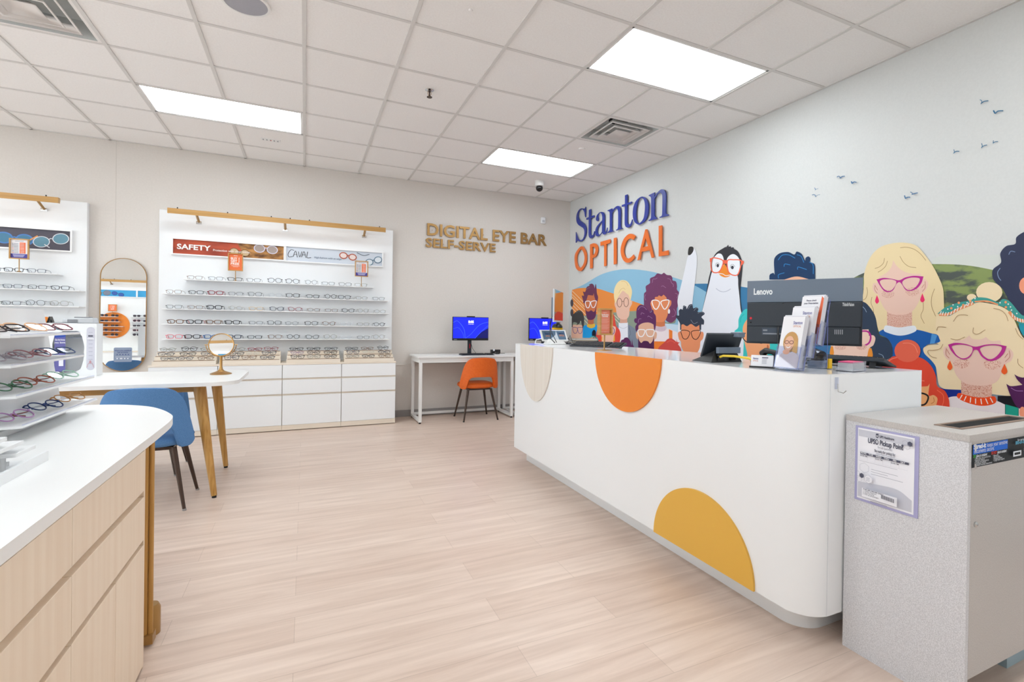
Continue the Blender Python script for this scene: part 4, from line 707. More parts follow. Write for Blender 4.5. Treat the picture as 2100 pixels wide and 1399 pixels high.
ROWS = [
 ([308,475,628,777,947,1088,1238,1374,1508,1635], [('rect',T_,1),('rect',G_,1),('rect',B_,0),('rect',G_,1),('aviator',D_,0),('aviator',D_,0),('round',G_,1),('rect',G_,1),('rect',G_,1),('rect',Q_,1)]),
 ([140,318,473,635,787,950,1090,1250,1392,1502,1640,1775], [('rect',T_,1),('rect',D_,0),('wrap',R_,2),('rect',G_,1),('square',D_,1),('oval',C_,0),('square',B_,0),('rect',D_,0),('round',D_,0),('square',D_,0),('rect',Q_,1),('rect',G_,1)]),
 ([142,312,465,635,797,963,1108,1258,1400,1533,1653,1787], [('rect',B_,1),('rect',T_,1),('wrap',B_,2),('oval',Q_,1),('rect',Y_,1),('cat',N_,0),('cat',R_,0),('oval',T_,1),('rect',T_,1),('cat',B_,0),('round',Q_,1),('oval',Q_,1)]),
 ([155,305,460,610,797,945,1085,1240,1382,1520,1655,1783], [('wrap',T_,2),('wrap',B_,2),('wrap',T_,2),('wrap',B_,2),('rect',G_,1),('square',D_,0),('oval',G_,1),('square',B_,0),('cat',T_,0),('oval',C_,1),('rect',Q_,1),('oval',D_,0)]),
 ([148,292,445,622,790,950,1097,1250,1393,1520,1657,1782], [('wrap',P_,2),('wrap',B_,2),('wrap',K_,2),('wrap',N_,2),('rect',D_,0),('square',T_,0),('round',D_,0),('cat',B_,0),('aviator',Q_,1),('oval',C_,1),('rect',G_,1),('aviator',Q_,1)])]
NUM = ['first', 'second', 'third', 'fourth', 'fifth', 'sixth', 'seventh', 'eighth', 'ninth', 'tenth', 'eleventh', 'twelfth']
for r, (xs, ks) in enumerate(ROWS):
    z = SHZ[r][0]
    for i, (px, (kd, col, st)) in enumerate(zip(xs, ks)):
        x = onY(320 + px / 3.886, 400 + (640 if r == 0 else 800) / 3.886, -.2).x
        put_glasses((x, -.19, z + .0005), random.uniform(-.08, .08), kd, col, '%s %s-shape eyeglasses, %s from left on the %s shelf of the main display' % (CN[col], {'rect': 'narrow', 'wrap': 'wrap', 'aviator': 'pilot'}.get(kd, kd), NUM[i], ORD[r]), 'eyeglasses on the wall display shelves', thick=(.0026, .0018, .0038)[st], metal=st == 1, tcol=('#c23440' if (r, i) in ((3, 1), (4, 1), (4, 0)) else None))
for r, L in ((0, [(27, 'rect', B_, 0), (74, 'rect', N_, 1), (-20, 'rect', G_, 1)]), (1, [(25, 'rect', N_, 1), (76, 'rect', D_, 1), (123, 'rect', B_, 0), (-25, 'rect', B_, 1)]), (2, [(22, 'rect', D_, 1), (72, 'aviator', D_, 1), (121, 'aviator', Q_, 1), (-27, 'rect', B_, 1)])):
    for i, (px, kd, col, st) in enumerate(L):
        x = onY(px, 560 + 35 * r, -.2).x; od = sorted(q[0] for q in L).index(px)
        vis = [q[0] for q in sorted(L)][::-1].index(px)
        put_glasses((x, -.19, (1.6605, 1.5035, 1.3435)[r]), .05, kd, col, '%s eyeglasses, %s from the right end of the %s shelf at far left' % (CN[col], NUM[vis], ORD[r]), 'eyeglasses on the wall display shelves', thick=(.0025, .0018)[st], metal=st == 1)
TRX = [([240,405,550],[225,395,555],[248,375,532]), ([780,910,1035],[768,895,1020],[733,866,1007]), ([1230,1362,1495],[1235,1362,1492],[1238,1365,1492]), ([1655,1775,1897],[1665,1785,1907],[1665,1785,1910])]
TRC = [[(Q_,'oval'),(B_,'aviator'),(Q_,'oval'),(G_,'rect'),(D_,'rect'),(G_,'rect'),(G_,'rect'),(G_,'oval'),(T_,'rect')],
 [(Q_,'oval'),(R_,'rect'),(R_,'square'),(D_,'rect'),('#d8cfc0','oval'),(N_,'square'),(N_,'square'),(T_,'square'),(N_,'rect')],
 [(B_,'rect'),(B_,'rect'),(D_,'rect'),('#9a7896','oval'),(B_,'oval'),(B_,'rect'),(B_,'square'),(Q_,'square'),(D_,'oval')],
 [(D_,'rect'),(T_,'rect'),(B_,'round'),(N_,'square'),('#d8cfc0','oval'),(N_,'rect'),(Q_,'rect'),(B_,'rect'),(T_,'rect')]]
for ti in range(4):
    for row in range(3):
        z, y = ((.881, -.232), (.839, -.312), (.797, -.392))[row]
        for c in range(3):
            px = TRX[ti][row][c]; x = onY(280 + px / 3.75, 720, y).x; col, kd = TRC[ti][row * 3 + c]
            put_glasses((x, y, z + .008), random.uniform(-.12, .12), kd, col, '%s folded eyeglasses, %s from left on the %s step of the %s wood riser' % (CN[col], NUM[c], ('top', 'middle', 'bottom')[row], ('leftmost', 'second', 'third', 'rightmost')[ti]), 'folded eyeglasses on the wood risers', 'folded', tilt=-.5, thick=.0023, metal=col in (Q_, G_))

# ================================================================ oval mirror
t = thing('wall_mirror', 'tall pill-shaped wall mirror with thin brass rim at left of the display', 'mirror', (-1.70, -.012, .67))
W2, ZB, ZT = .196, .672, 1.868
def pill(r, z0, z1, n=20):
    o = [(r * math.cos(PI * k / n), z1 - r0_ + r * math.sin(PI * k / n)) for k in range(n + 1)]
    return o + [(-r * math.cos(PI * k / n), z0 + r0_ - r * math.sin(PI * k / n)) for k in range(n + 1)]
r0_ = W2
tl = math.radians(1.0); MO = Vector((-1.70, -.03, ZB)); MV = Vector((0, math.sin(tl), math.cos(tl))); MN = Vector((0, -math.cos(tl), math.sin(tl)))
po = [(p[0], p[1] - ZB) for p in pill(W2, ZB, ZT)]; pi_ = [(p[0], p[1] - ZB) for p in pill(W2 - .006, ZB, ZT)]
MB().loops([po, pi_[::-1]], MO, (1, 0, 0), MV, MN, .014, M['goldflat'], -.004).build('rim', t)
MB().loops([pi_], MO, (1, 0, 0), MV, MN, .004, M['mirror'], 0).build('mirror_glass', t)
a = Art(MO + MN * .0045, (1, 0, 0), MV); x0, y0, x1, y1 = -.075, .10, .077, .252
a.poly([rrect(x0, y0, x1, y1, .012)], paint('#8f9cb4')); nb = paint('#2b3a7c')
a.text('Were you satisfied?', .001, y1 - .038, .0175, nb, 'CENTER', .02); a.text('Let us know.', .001, y1 - .056, .0175, nb, 'CENTER', .02)
for i in range(5):
    cx_ = -.046 + .0235 * i; a.poly([[(cx_ + (.0075 if k % 2 == 0 else .0034) * math.sin(PI * k / 5), y0 + .078 + (.0075 if k % 2 == 0 else .0034) * math.cos(PI * k / 5)) for k in range(10)]], nb)
wq = paint('#eef0f6'); a.rect(-.06, y0 + .052, .062, y0 + .055, wq)
for i, xx in enumerate((-.045, -.012, .018, .044)): a.poly([ell(xx, y0 + .036, .013 if i == 1 else .007, .006)], wq)
a.build('sticker', t, label='blue feedback sticker')

# ================================================================ desks, desktop screens, orange chair
def desk(x0, x1, label):
    t = thing('desk', label, 'desk', ((x0 + x1) / 2, -.33, 0), 'white desks along the back wall')
    MB().box((x0, -.59, .80), (x1, -.03, .822), M['wmetal']).build('tabletop', t, bevel=.002)
    m = MB(); frame = [(x0 + .02, -.575, .742, x1 - .02, -.55), (x0 + .02, -.07, .742, x1 - .02, -.045)]
    for a_, b_, c_, d_, e_ in frame: m.box((a_, b_, c_), (d_, e_, .80), M['wmetal'])
    m.box((x0 + .02, -.55, .742), (x0 + .045, -.07, .80), M['wmetal']); m.box((x1 - .045, -.55, .742), (x1 - .02, -.07, .80), M['wmetal']); m.build('apron', t)
    for x in (x0 + .02, x1 - .055):
        for y in (-.582, -.10):
            MB().box((x, y, .018), (x + .035, y + .035, .742), M['wmetal']).build('leg', t)
            MB().lathe([(.013, 0), (.013, .008), (.006, .018)], M['rubber'], (x + .0175, y + .0175, 0), 14).build('foot', t)
        MB().box((x, -.547, .018), (x + .035, -.10, .05), M['wmetal']).build('side_rail', t)
    MB().box((x0 + .055, -.095, .03), (x1 - .055, -.07, .062), M['wmetal']).build('stretcher', t)
    return t
desk(1.262, 2.53, 'white steel-framed desk with the orange chair tucked in')
desk(2.532, 3.60, 'white steel-framed desk in the back corner, mostly behind the counter')
def screen_art(a, W, H):
    def em(n, h, s): return mat(n, h, .4, emit=s)
    a.rect(0, 0, W, H, em('screen_blue', '#0d1fe0', .85)); lb = em('screen_light', '#3a5cff', .9); db = em('screen_dark', '#050a60', .5)
    a.line([(0, H * .75), (W * .12, H * .82), (W * .3, H * .45), (W * .34, 0)], W * .012, lb); a.line([(0, H * .45), (W * .15, H * .5), (W * .28, H * .2), (W * .3, 0)], W * .008, lb)
    a.poly([[(W * .62, 0), (W * .8, H * .3), (W, H * .5), (W, 0)]], db); a.line([(W * .35, 0), (W * .5, H * .2), (W * .75, H * .65), (W, H * .8)], W * .01, lb); a.line([(W * .62, 0), (W * .8, H * .33), (W, H * .62)], W * .01, lb)
    a.text('8:05', W * .5, H * .74, H * .16, em('screen_white', '#ffffff', 1), 'CENTER', .03); a.text('Sunday, July 6', W * .5, H * .67, H * .05, em('screen_white', '#ffffff', 1), 'CENTER')
def desk_screen(x0, x1, z0, z1, Y, label):
    xc = (x0 + x1) / 2; t = thing('desktop_monitor', label, 'monitor', (xc, Y + .06, .822), 'desktop screens showing 8:05')
    m = MB(); m.box((x0, Y, z0), (x1, Y + .03, z1), M['black']); m.box((x0 + .08, Y + .03, z0 + .06), (x1 - .08, Y + .05, z1 - .05), M['black']); m.build('screen_housing', t, bevel=.003)
    a = Art((x0 + .006, Y - .0003, z0 + .03), (1, 0, 0), (0, 0, 1)); screen_art(a, x1 - x0 - .012, z1 - z0 - .037); a.build('display', t)
    a = Art((x0 + .012, Y - .0003, z0), (1, 0, 0), (0, 0, 1)); a.text('Lenovo', .004, .009, .014, paint('#c8ccd2'), bold=.02); a.build('logo', t)
    MB().box((xc - .055, Y - .004, z1), (xc + .055, Y + .02, z1 + .012), M['black']).build('webcam_bar', t, bevel=.003)
    m = MB(); m.box((xc - .025, Y + .045, .828), (xc + .025, Y + .07, z1 - .12), M['dark']); m.build('stand', t, bevel=.003); MB().box((xc - .004, Y + .0445, .9), (xc + .006, Y + .046, .96), M['ledred']).build('stand_accent', t)
    MB().box((xc - .10, Y - .06, .822), (xc + .10, Y + .10, .83), M['black']).build('base', t, bevel=.003)
    m = MB(); m.tube([(xc + .02, Y + .075, 1.0), (xc + .05, Y + .09, .9), (xc + .09, Y + .05, .835), (xc + .04, Y + .13, .828)], .003, M['black'], 6); m.build('cable', t)
desk_screen(1.762, 2.252, 1.007, 1.318, -.30, 'small black monitor with blue lock screen above the orange chair')
desk_screen(2.848, 3.335, 1.005, 1.322, -.30, 'small black monitor with blue lock screen behind the counter end')
def keyboard(cx, cy, z, label, rz=0, w=.44, d=.14, lift=0, group='computer keyboards'):
    t = thing('keyboard', label, 'keyboard', (0, 0, 0), group)
    m = MB(); m.add([(-w / 2, -d / 2, 0), (w / 2, -d / 2, 0), (w / 2, d / 2, 0), (-w / 2, d / 2, 0), (-w / 2, -d / 2, .008), (w / 2, -d / 2, .008), (w / 2, d / 2, .017), (-w / 2, d / 2, .017)], [(0, 3, 2, 1), (4, 5, 6, 7), (0, 1, 5, 4), (1, 2, 6, 5), (2, 3, 7, 6), (3, 0, 4, 7)], M['dark']); m.build('case', t, bevel=.003)
    k = MB()
    for r in range(6):
        for c in range(20):
            if c in (15,): continue
            x = -w / 2 + .012 + c * (w - .024) / 20; y = -d / 2 + .012 + r * (d - .02) / 6; zz = .0085 + .009 * (y + d / 2) / d
            k.box((x, y, zz), (x + (w - .024) / 20 - .003, y + (d - .02) / 6 - .003, zz + .006), M['black'])
    ko = k.build('keys', t); ko['kind'] = 'stuff'
    if lift:
        for s_ in (-1, 1): MB().box((s_ * (w / 2 - .05) - .012, d / 2 - .02, -.0135 * lift), (s_ * (w / 2 - .05) + .012, d / 2 - .014, .004), M['black']).build('foot', t)
    t.location = (cx, cy, z); t.rotation_euler = (math.radians(lift * 6), 0, rz); return t
keyboard(2.045, -.45, .8225, 'black keyboard on the desk in front of the small monitor')
m = MB(); m.box((2.33, -.22, .822), (2.46, -.16, .88), M['black']); m.box((2.335, -.30, .822), (2.40, -.25, .84), M['dark']); m.tube([(2.28, -.30, .826), (2.33, -.24, .84), (2.4, -.2, .86), (2.52, -.18, .826)], .004, M['black'], 6)
t = thing('desk_device', 'small black device with cables beside the desk keyboard', 'device', (2.39, -.2, .822))
MB().box((2.335, -.20, .822), (2.465, -.14, .876), M['black']).build('box', t, bevel=.004)
MB().box((2.35, -.33, .822), (2.41, -.26, .845), M['blackg']).build('mouse', t, bevel=.008)
MB().tube([(2.27, -.33, .826), (2.31, -.27, .846), (2.36, -.22, .85), (2.44, -.25, .83), (2.52, -.22, .826)], .003, M['black'], 6).build('cable', t)
MB().box((2.355, -.205, .86), (2.38, -.201, .888), M['paper']).build('tag', t)

def chair(label, fab, loc, rz, group=None):
    """seat front faces local +y; back towards local -y"""
    t = thing('dining_chair', label, 'chair', (0, 0, 0), group)
    # seat cushion
    m = MB(); P = []; n = 36; lay = [(0.0, .80), (.012, .97), (.035, 1.0), (.055, .96), (.066, .80), (.069, .5)]
    for z, s in lay:
        for k in range(n):
            g = 2 * PI * k / n; c, q = math.cos(g), math.sin(g)
            P.append((math.copysign(abs(c) ** .62, c) * .225 * s * (1 + .06 * q), math.copysign(abs(q) ** .62, q) * .215 * s + .01, .405 + z))
    F = [(i * n + k, i * n + (k + 1) % n, (i + 1) * n + (k + 1) % n, (i + 1) * n + k) for i in range(len(lay) - 1) for k in range(n)]
    F.append(tuple(range(n))[::-1]); F.append(tuple((len(lay) - 1) * n + k for k in range(n)))
    m.add(P, F, fab, smooth=True); m.build('seat', t, smooth_angle=60)
    # wrap-around backrest with an opening above the seat
    m = MB(); NU, NV = 56, 12; V = []
    for i in range(NU + 1):
        u = -1 + 2 * i / NU; au = abs(u)
        zt = .802 - .012 * (au / .6) ** 2 - .16 * max(0, (au - .50) / .50) ** 2.4 - .11 * max(0, (au - .84) / .16) ** 2
        if au < .60: zb = .475 + .085 * (1 - (au / .60) ** 5) ** .5
        else: zb = .405 + .07 * max(0, 1 - (au - .60) / .05)
        zb += .035 * max(0, (au - .80) / .20) ** 2; zb = min(zb, zt - .02)
        for j in range(NV + 1):
            f = j / NV; z = zb + (zt - zb) * f; hh = (z - .41) / .39
            half = 1.03 - .15 * hh
            ang = u * 1.18
            x = math.sin(ang) * .240 / math.sin(1.18) * half
            y = -.245 - .030 * hh + (1 - math.cos(ang)) * .235 * (1 - .25 * hh)
            V.append((x, y, z))
    F = [(i * (NV + 1) + j, (i + 1) * (NV + 1) + j, (i + 1) * (NV + 1) + j + 1, i * (NV + 1) + j + 1) for i in range(NU) for j in range(NV)]
    m.add(V, F, fab, smooth=True); o = m.build('backrest', t, solid=.032, smooth_angle=70); o.modifiers['solid'].use_even_offset = False
    md = o.modifiers.new('bevel', 'BEVEL'); md.width = .011; md.segments = 3; md.limit_method = 'ANGLE'; md.angle_limit = math.radians(60)
    m = MB(); m.box((-.15, -.15, .385), (.15, .15, .404), M['bronze']); m.build('seat_frame', t)
    for sx in (-1, 1):
        for sy in (-1, 1):
            l = MB(); top = (sx * .15, sy * .145, .40); bot = (sx * .222, sy * .218, .012)
            l.tube([top, bot], [.017, .010], M['bronze'], 12); l.build('leg', t)
            f = MB(); f.tube([(sx * .2235, sy * .2195, .012), (sx * .224, sy * .22, 0)], [.0115, .0115], M['grey'] if fab is M['fabric'] else M['black'], 12); f.build('foot_cap', t)
    t.location = loc; t.rotation_euler = (0, 0, rz); return t
chair('orange upholstered dining chair with dark tapered legs at the white desk', M['leather'], (2.045, -.44, 0), .0)

# ================================================================ round-cornered table with splayed legs
def table(x0, x1, y0, y1, zt, label, r=.17):
    t = thing('consultation_table', label, 'table', ((x0 + x1) / 2, (y0 + y1) / 2, 0))
    m = MB(); m.loops([rrect(x0, y0, x1, y1, r, 12)], (0, 0, zt - .026), (1, 0, 0), (0, 1, 0), (0, 0, 1), .026, M['white2']); m.build('tabletop', t, bevel=.003)
    m = MB(); yy0, yy1, xx0, xx1 = y0 + .13, y1 - .13, x0 + .2, x1 - .26
    for a_, b_ in (((xx0, yy0, zt - .075), (xx1, yy0 + .03, zt - .026)), ((xx0, yy1 - .03, zt - .075), (xx1, yy1, zt - .026)), ((xx0, yy0 + .03, zt - .075), (xx0 + .03, yy1 - .03, zt - .026)), ((xx1 - .03, yy0 + .03, zt - .075), (xx1, yy1 - .03, zt - .026))): m.box(a_, b_, M['gold'])
    m.build('apron', t)
    for (tx, ty, bx, by) in ((x1 - .24, y0 + .14, x1 - .128, y0 + .018), (x1 - .24, y1 - .14, x1 - .156, y1 - .175), (x0 + .24, y0 + .14, x0 + .128, y0 + .03), (x0 + .24, y1 - .14, x0 + .128, y1 - .03)):
        l = MB(); l.tube([(tx, ty, zt - .026), (bx, by, .014)], [.040, .018], M['goldleg'], 20); l.build('leg', t)
        MB().lathe([(.014, 0), (.014, .012), (.008, .018)], M['rubber'], (bx, by, 0), 16).build('foot', t)
    return t
table(-2.15, -.40, -2.65, -1.65, .80, 'white round-cornered table with splayed brass legs')
chair('blue fabric dining chair with its back to the camera, between table and counter', M['fabric'], (-.885, -2.62, 0), .0, 'blue fabric chairs at the consultation table')
c2 = chair('blue fabric dining chair at far side of the table, seen in the oval mirror', M['fabric'], (-1.98, -1.46, 0), PI, 'blue fabric chairs at the consultation table')
c3 = chair('blue fabric dining chair at far side of the table, only dark legs showing', M['fabric'], (-1.10, -1.72, 0), PI, 'blue fabric chairs at the consultation table')
c2.scale = c3.scale = (1, 1, .945)
# tabletop mirror
p = onZ(455, 767, .80); p = Vector((-.572, -2.03, .80))
t = thing('tabletop_mirror', 'round brass-framed vanity mirror on a pedestal, on the white table', 'mirror', p)
MB().lathe([(.073, 0), (.075, .006), (.062, .012), (.045, .018), (.025, .026), (.013, .04), (.011, .055), (.009, .06), (.0095, .12), (.011, .135), (.008, .15), (.008, .165)], M['brass'], p, 36).build('pedestal', t)
ZM = .80 + .233; y_ = p.y; ax_ = math.radians(-24)
m = MB(); m.tube([(p.x + .102 * math.cos(g), y_, ZM + .102 * math.sin(g) * .92) for g in [PI + PI * i / 20 for i in range(21)]], .003, M['brass'], 8); m.tube([(p.x - .112, y_, ZM), (p.x - .088, y_, ZM)], .003, M['brass'], 8); m.tube([(p.x + .112, y_, ZM), (p.x + .088, y_, ZM)], .003, M['brass'], 8); m.build('yoke', t)
rx = Matrix.Translation((p.x, y_, ZM)) @ Matrix.Rotation(math.radians(-9), 4, 'Z') @ Matrix.Rotation(math.radians(-7), 4, 'X')
m = MB(); m.tube([(.088 * math.cos(g), 0, .088 * math.sin(g)) for g in [2 * PI * i / 40 for i in range(40)]], .0042, M['brass'], 8, True, rx); m.lathe([(0, .006), (.087, .004)], M['brass'], (0, 0, 0), 40, rx, 'y'); m.build('frame', t)
MB().lathe([(.086, .002), (.086, -.001)], M['mirror'], (0, 0, 0), 40, rx, 'y').build('mirror_glass', t)
# white display case on the left of the table
t = thing('display_case', 'white lens demonstration case with oval niche, at the left end of the table', 'display case', (-1.75, -1.82, .80))
X0, X1, Y0, Y1, Z0, Z1 = -2.07, -1.40, -1.95, -1.80, .80, 1.195
def ov(cx_, cz_, rx_, rz_, n=24): return [(cx_ + rx_ * math.copysign(abs(math.cos(2 * PI * k / n)) ** .6, math.cos(2 * PI * k / n)), cz_ + rz_ * math.copysign(abs(math.sin(2 * PI * k / n)) ** .85, math.sin(2 * PI * k / n))) for k in range(n)]
q0, q1 = onY(92, 700, Y0), onY(200, 700, Y0)
def cz(px, py): q = onY(px, py, Y0); return (q.x, q.z)
nich = [cz(107, 705), cz(113, 685), cz(130, 679), cz(160, 679), cz(168, 690), cz(173, 710), cz(171, 740), cz(165, 757), cz(150, 765), cz(125, 766), cz(112, 758), cz(107, 735)]
XA, XB = cz(93, 700)[0] - .35, cz(198, 700)[0]
MB().loops([[(XA, .8005), (XB, .8005), (XB, 1.19), (XA, 1.19)], nich[::-1]], (0, Y0, 0), (1, 0, 0), (0, 0, 1), (0, -1, 0), .01, M['white'], -.01).build('front_panel', t)
m = MB(); m.box((XA, Y0 + .0101, .8005), (XB, Y0 + .13, .812), M['white']); m.box((XA, Y0 + .0101, 1.18), (XB, Y0 + .13, 1.19), M['white']); m.box((XB - .01, Y0 + .0101, .812), (XB, Y0 + .13, 1.18), M['white']); m.box((XA, Y0 + .0101, .812), (XA + .01, Y0 + .13, 1.18), M['white']); m.box((XA + .01, Y0 + .12, .812), (XB - .01, Y0 + .13, 1.18), M['white']); m.build('case_body', t)
q = cz(150, 694); MB().box((q[0] - .04, Y0 + .03, q[1]), (q[0] + .09, Y0 + .12, q[1] + .006), M['acryl']).build('glass_shelf', t); MB().box((q[0] - .01, Y0 + .04, q[1] + .006), (q[0] + .06, Y0 + .08, q[1] + .014), M['mid']).build('sample', t)
a = Art((0, Y0 - .0005, 0), (1, 0, 0), (0, 0, 1)); pA, pB = cz(112, 683), cz(134, 762)
a.rect(pA[0], pB[1], pB[0], pA[1], paint('#6a68a6')); a.poly([[(pA[0], pA[1]), (pB[0], pA[1]), (pB[0], pA[1] - .03), (pA[0], pA[1] - .035)]], paint('#3450a8'))
a.text('Get the frames', (pA[0] + pB[0]) / 2, pA[1] - .055, .018, paint('#f2f2f8'), 'CENTER', .02, width=(pB[0] - pA[0]) * .9); a.text('you love.', (pA[0] + pB[0]) / 2, pA[1] - .075, .018, paint('#f2f2f8'), 'CENTER', .02)
a.rect(pA[0] + .025, pB[1] + .04, pA[0] + .05, pB[1] + .10, paint('#e8e6f0')); a.build('purple_print', t)
a = Art((0, Y0 - .0005, 0), (1, 0, 0), (0, 0, 1)); pc, pd = cz(178, 671), cz(194, 759); rr = (pd[0] - pc[0]) / 2
a.poly([rrect(pc[0], pd[1], pd[0], pc[1], rr * .95)], paint('#d4d4e0'))
for i in range(9): zz = pd[1] + .05 + (pc[1] - pd[1] - .09) * i / 8; a.rect(pc[0] + .012, zz, pd[0] - .012, zz + .002, paint('#8f90a4'))
a.rect(pc[0] + .004, pc[1] - .09, pd[0] - .004, pc[1] - .082, paint('#f4f4f8')); a.rect(pc[0] + .01, pc[1] - .07, pd[0] - .01, pc[1] - .06, paint('#4c4c5c'))
zc_ = pd[1] + .03; xm = (pc[0] + pd[0]) / 2
a.line([(xm - .02, zc_ - .01), (xm - .01, zc_ + .02), (xm + .01, zc_ + .02), (xm + .02, zc_ - .01)], .003, paint('#c89aa0')); a.poly([ell(xm, zc_ + .03, .006, .012)], paint('#c89aa0')); a.build('measuring_chart', t)
t = thing('lens_measuring_device', 'light grey tabletop optical device lying on the white case', 'device', (-1.52, Y0 + .06, 1.1905))
xa_, xb_ = cz(125, 650)[0], cz(192, 650)[0]
m = MB(); m.add([(xa_, Y0 + .02, 1.191), (xb_, Y0 + .02, 1.191), (xb_, Y0 + .12, 1.191), (xa_, Y0 + .12, 1.191), (xa_, Y0 + .02, 1.222), (xb_ - .01, Y0 + .02, 1.232), (xb_ - .01, Y0 + .12, 1.232), (xa_ + .02, Y0 + .12, 1.226)], [(0, 3, 2, 1), (4, 5, 6, 7), (0, 1, 5, 4), (1, 2, 6, 5), (2, 3, 7, 6), (3, 0, 4, 7)], M['lgrey']); m.build('body', t, bevel=.007, seg=3)
MB().box((xa_ + .03, Y0 + .014, 1.198), (xa_ + .085, Y0 + .019, 1.219), M['mid']).build('side_window', t, bevel=.002); MB().box((xa_ + .06, Y0 + .04, 1.23), (xa_ + .15, Y0 + .1, 1.238), M['mid']).build('keypad', t, bevel=.002)
MB().box((XA + .38, Y0 + .01, 1.19), (xa_ + .09, Y0 + .12, 1.1945), M['mid']).build('base_plate', t)
t = thing('tent_card', 'small orange and black folded card on the white case', 'card', (cz(96, 655)[0], Y0 + .05, 1.191)); xq = PW[t.name].x
MB().add([(xq - .012, Y0 + .03, 1.191), (xq + .012, Y0 + .03, 1.191), (xq + .0, Y0 + .03, 1.236), (xq - .012, Y0 + .09, 1.191), (xq + .012, Y0 + .09, 1.191), (xq, Y0 + .09, 1.236)], [(0, 3, 5, 2), (1, 2, 5, 4)], M['black']).build('card', t, solid=.002)
MB().box((xq - .028, Y0 + .05, 1.191), (xq - .011, Y0 + .052, 1.234), M['orange']).build('orange_face', t)
# long low ledge of the window seat seen below the case: nothing more there

# ================================================================ left display island
EX = [(161.8,831.5),(214,830),(260,830.4),(306,833.8),(333.4,840.7),(349.4,848.7),(354.4,854.4),(340,868)]
ZI = .805
arc = [onZ(x, y, ZI) for x, y in EX[:-1]]
prof = [(v.x, v.y) for v in arc]; prof = [(-1.72, prof[0][1]), (-1.3, prof[0][1] + .0)] + prof + [(-.478, -4.2), (-.474, -4.35)]
sm = smooth([(-1.72, prof[0][1], 1)] + prof[1:-1] + [(-.474, -4.45, 1)], False, 6)
poly = sm + [(-.474, -6.35), (-1.72, -6.35)]
t = thing('display_island', 'white-topped pale maple drawer island at the left foreground', 'cabinet', (-1.1, -5.3, 0))
m = MB(); m.loops([poly], (0, 0, ZI - .031), (1, 0, 0), (0, 1, 0), (0, 0, 1), .031, M['white2']); m.build('worktop', t, bevel=.003)
FX = -.475
m = MB(); m.box((-1.68, -6.34, .004), (FX - .02, -4.56, .773), M['maple']); m.box((-1.68, -4.575, .004), (FX - .001, -4.5605, .773), M['maple']); m.build('body', t)
def zX(px, py): q = onX(px, py, FX); return q.z
yv = onX(149, 1100, FX).y
cols = [(-4.577, yv), (yv - .003, -5.80), (-5.803, -6.34)]
for ya, yb_ in cols:
    MB().box((FX - .019, yb_, .63), (FX, ya, .771), M['maple']).build('drawer', t, bevel=.001)
    MB().box((FX - .019, yb_, .458), (FX, ya, .608), M['maple']).build('drawer', t, bevel=.001)
ym = onX(238, 1200, FX).y
for ya, yb_ in ((-4.577, ym + .0), (ym - .003, yv - .0), (yv - .003, -5.4), (-5.403, -5.80), (-5.803, -6.34)):
    MB().box((FX - .019, yb_, .012), (FX, ya, .44), M['maple']).build('door', t, bevel=.001)
MB().box((FX - .03, -6.34, .44), (FX - .0201, -4.577, .63), M['gold']).build('finger_channel', t)
# brass leg and rounded base holding up the free end of the island
l = MB(); xg, yg = -.505, -4.42
for dx in (-.016, 0, .016): l.tube([(xg + dx, yg + abs(dx) * .3, ZI - .031), (xg + dx, yg + abs(dx) * .3, .045)], .0085, M['goldleg'], 12)
l.build('leg', t); MB().box((xg - .03, yg - .018, .012), (xg + .028, yg + .03, .045), M['goldflat']).lathe([(.035, 0), (.035, .1), (.028, .115)], M['goldflat'], (xg - .005, yg + .09, 0), 20).build('leg_base', t)

# acrylic eyeglass riser on the island
RY0, RY1 = -4.46, -3.83
t = thing('eyeglass_riser', 'white four-shelf eyeglass riser on the island worktop', 'display riser', (-.98, -4.2, ZI))
PX_ = -.945
def bp(px, py): q = onX(px, py, PX_); return (q.y, q.z)
b1, b2 = bp(89, 635), bp(125, 815)
MB().loops([[(-5.3, .83), (b2[0] + .015, .83), (b1[0], b1[1]), (-5.3, b1[1])]], (PX_, 0, 0), (0, 1, 0), (0, 0, 1), (1, 0, 0), .012, M['shelf'], -.012).build('back_panel', t)
MB().box((-1.08, -5.3, ZI), (-.925, -3.83, .829), M['shelf']).build('plinth', t, bevel=.002)
SH = [(1.17, -3.985, '#'), (1.072, -3.94, ''), (.968, -3.82, ''), (.862, -3.78, '')]
for k, (z, yr, _) in enumerate(SH):
    m = MB(); yl = (-4.55, -4.545, -4.51, -4.47)[k]
    m.loops([[(PX_, yl - .02), (-.832, yl), (-.832 + .0, yr), (PX_, yr)]], (0, 0, z - .008), (1, 0, 0), (0, 1, 0), (0, 0, 1), .008, M['shelf']); m.box((-.836, yl + .01, z), (-.832, yr, z + .004), M['acryl']); m.build('shelf', t)
IG = [ # px centre, px py, colour, temple colour, kind
 (0, 25, '#2b2024', '#1b1d22', 'square', 'black'), (0, 67, '#e8b890', '#e8b890', 'aviator', 'peach clear'), (0, 122, '#7a3440', '#3a5a6c', 'square', 'dark red and teal'),
 (1, 26, '#a49aa2', '#a49aa2', 'round', 'grey translucent'), (1, 80, '#bc868c', '#9a5c64', 'round', 'rose'), (1, 128, '#37507c', '#1b1d22', 'square', 'blue and red'),
 (2, 38, '#4c7a5c', '#2e4a38', 'round', 'green'), (2, 88, '#b0644e', '#8c3a2a', 'round', 'rust red'), (2, 140, '#a8d0bc', '#a8d0bc', 'round', 'pale mint'),
 (3, 42, '#b88abc', '#7a3018', 'round', 'purple'), (3, 106, '#22386c', '#22386c', 'round', 'dark blue patterned'), (3, 154, '#c08a50', '#d8a060', 'round', 'amber and clear')]
ORW = ['top', 'second', 'third', 'bottom']
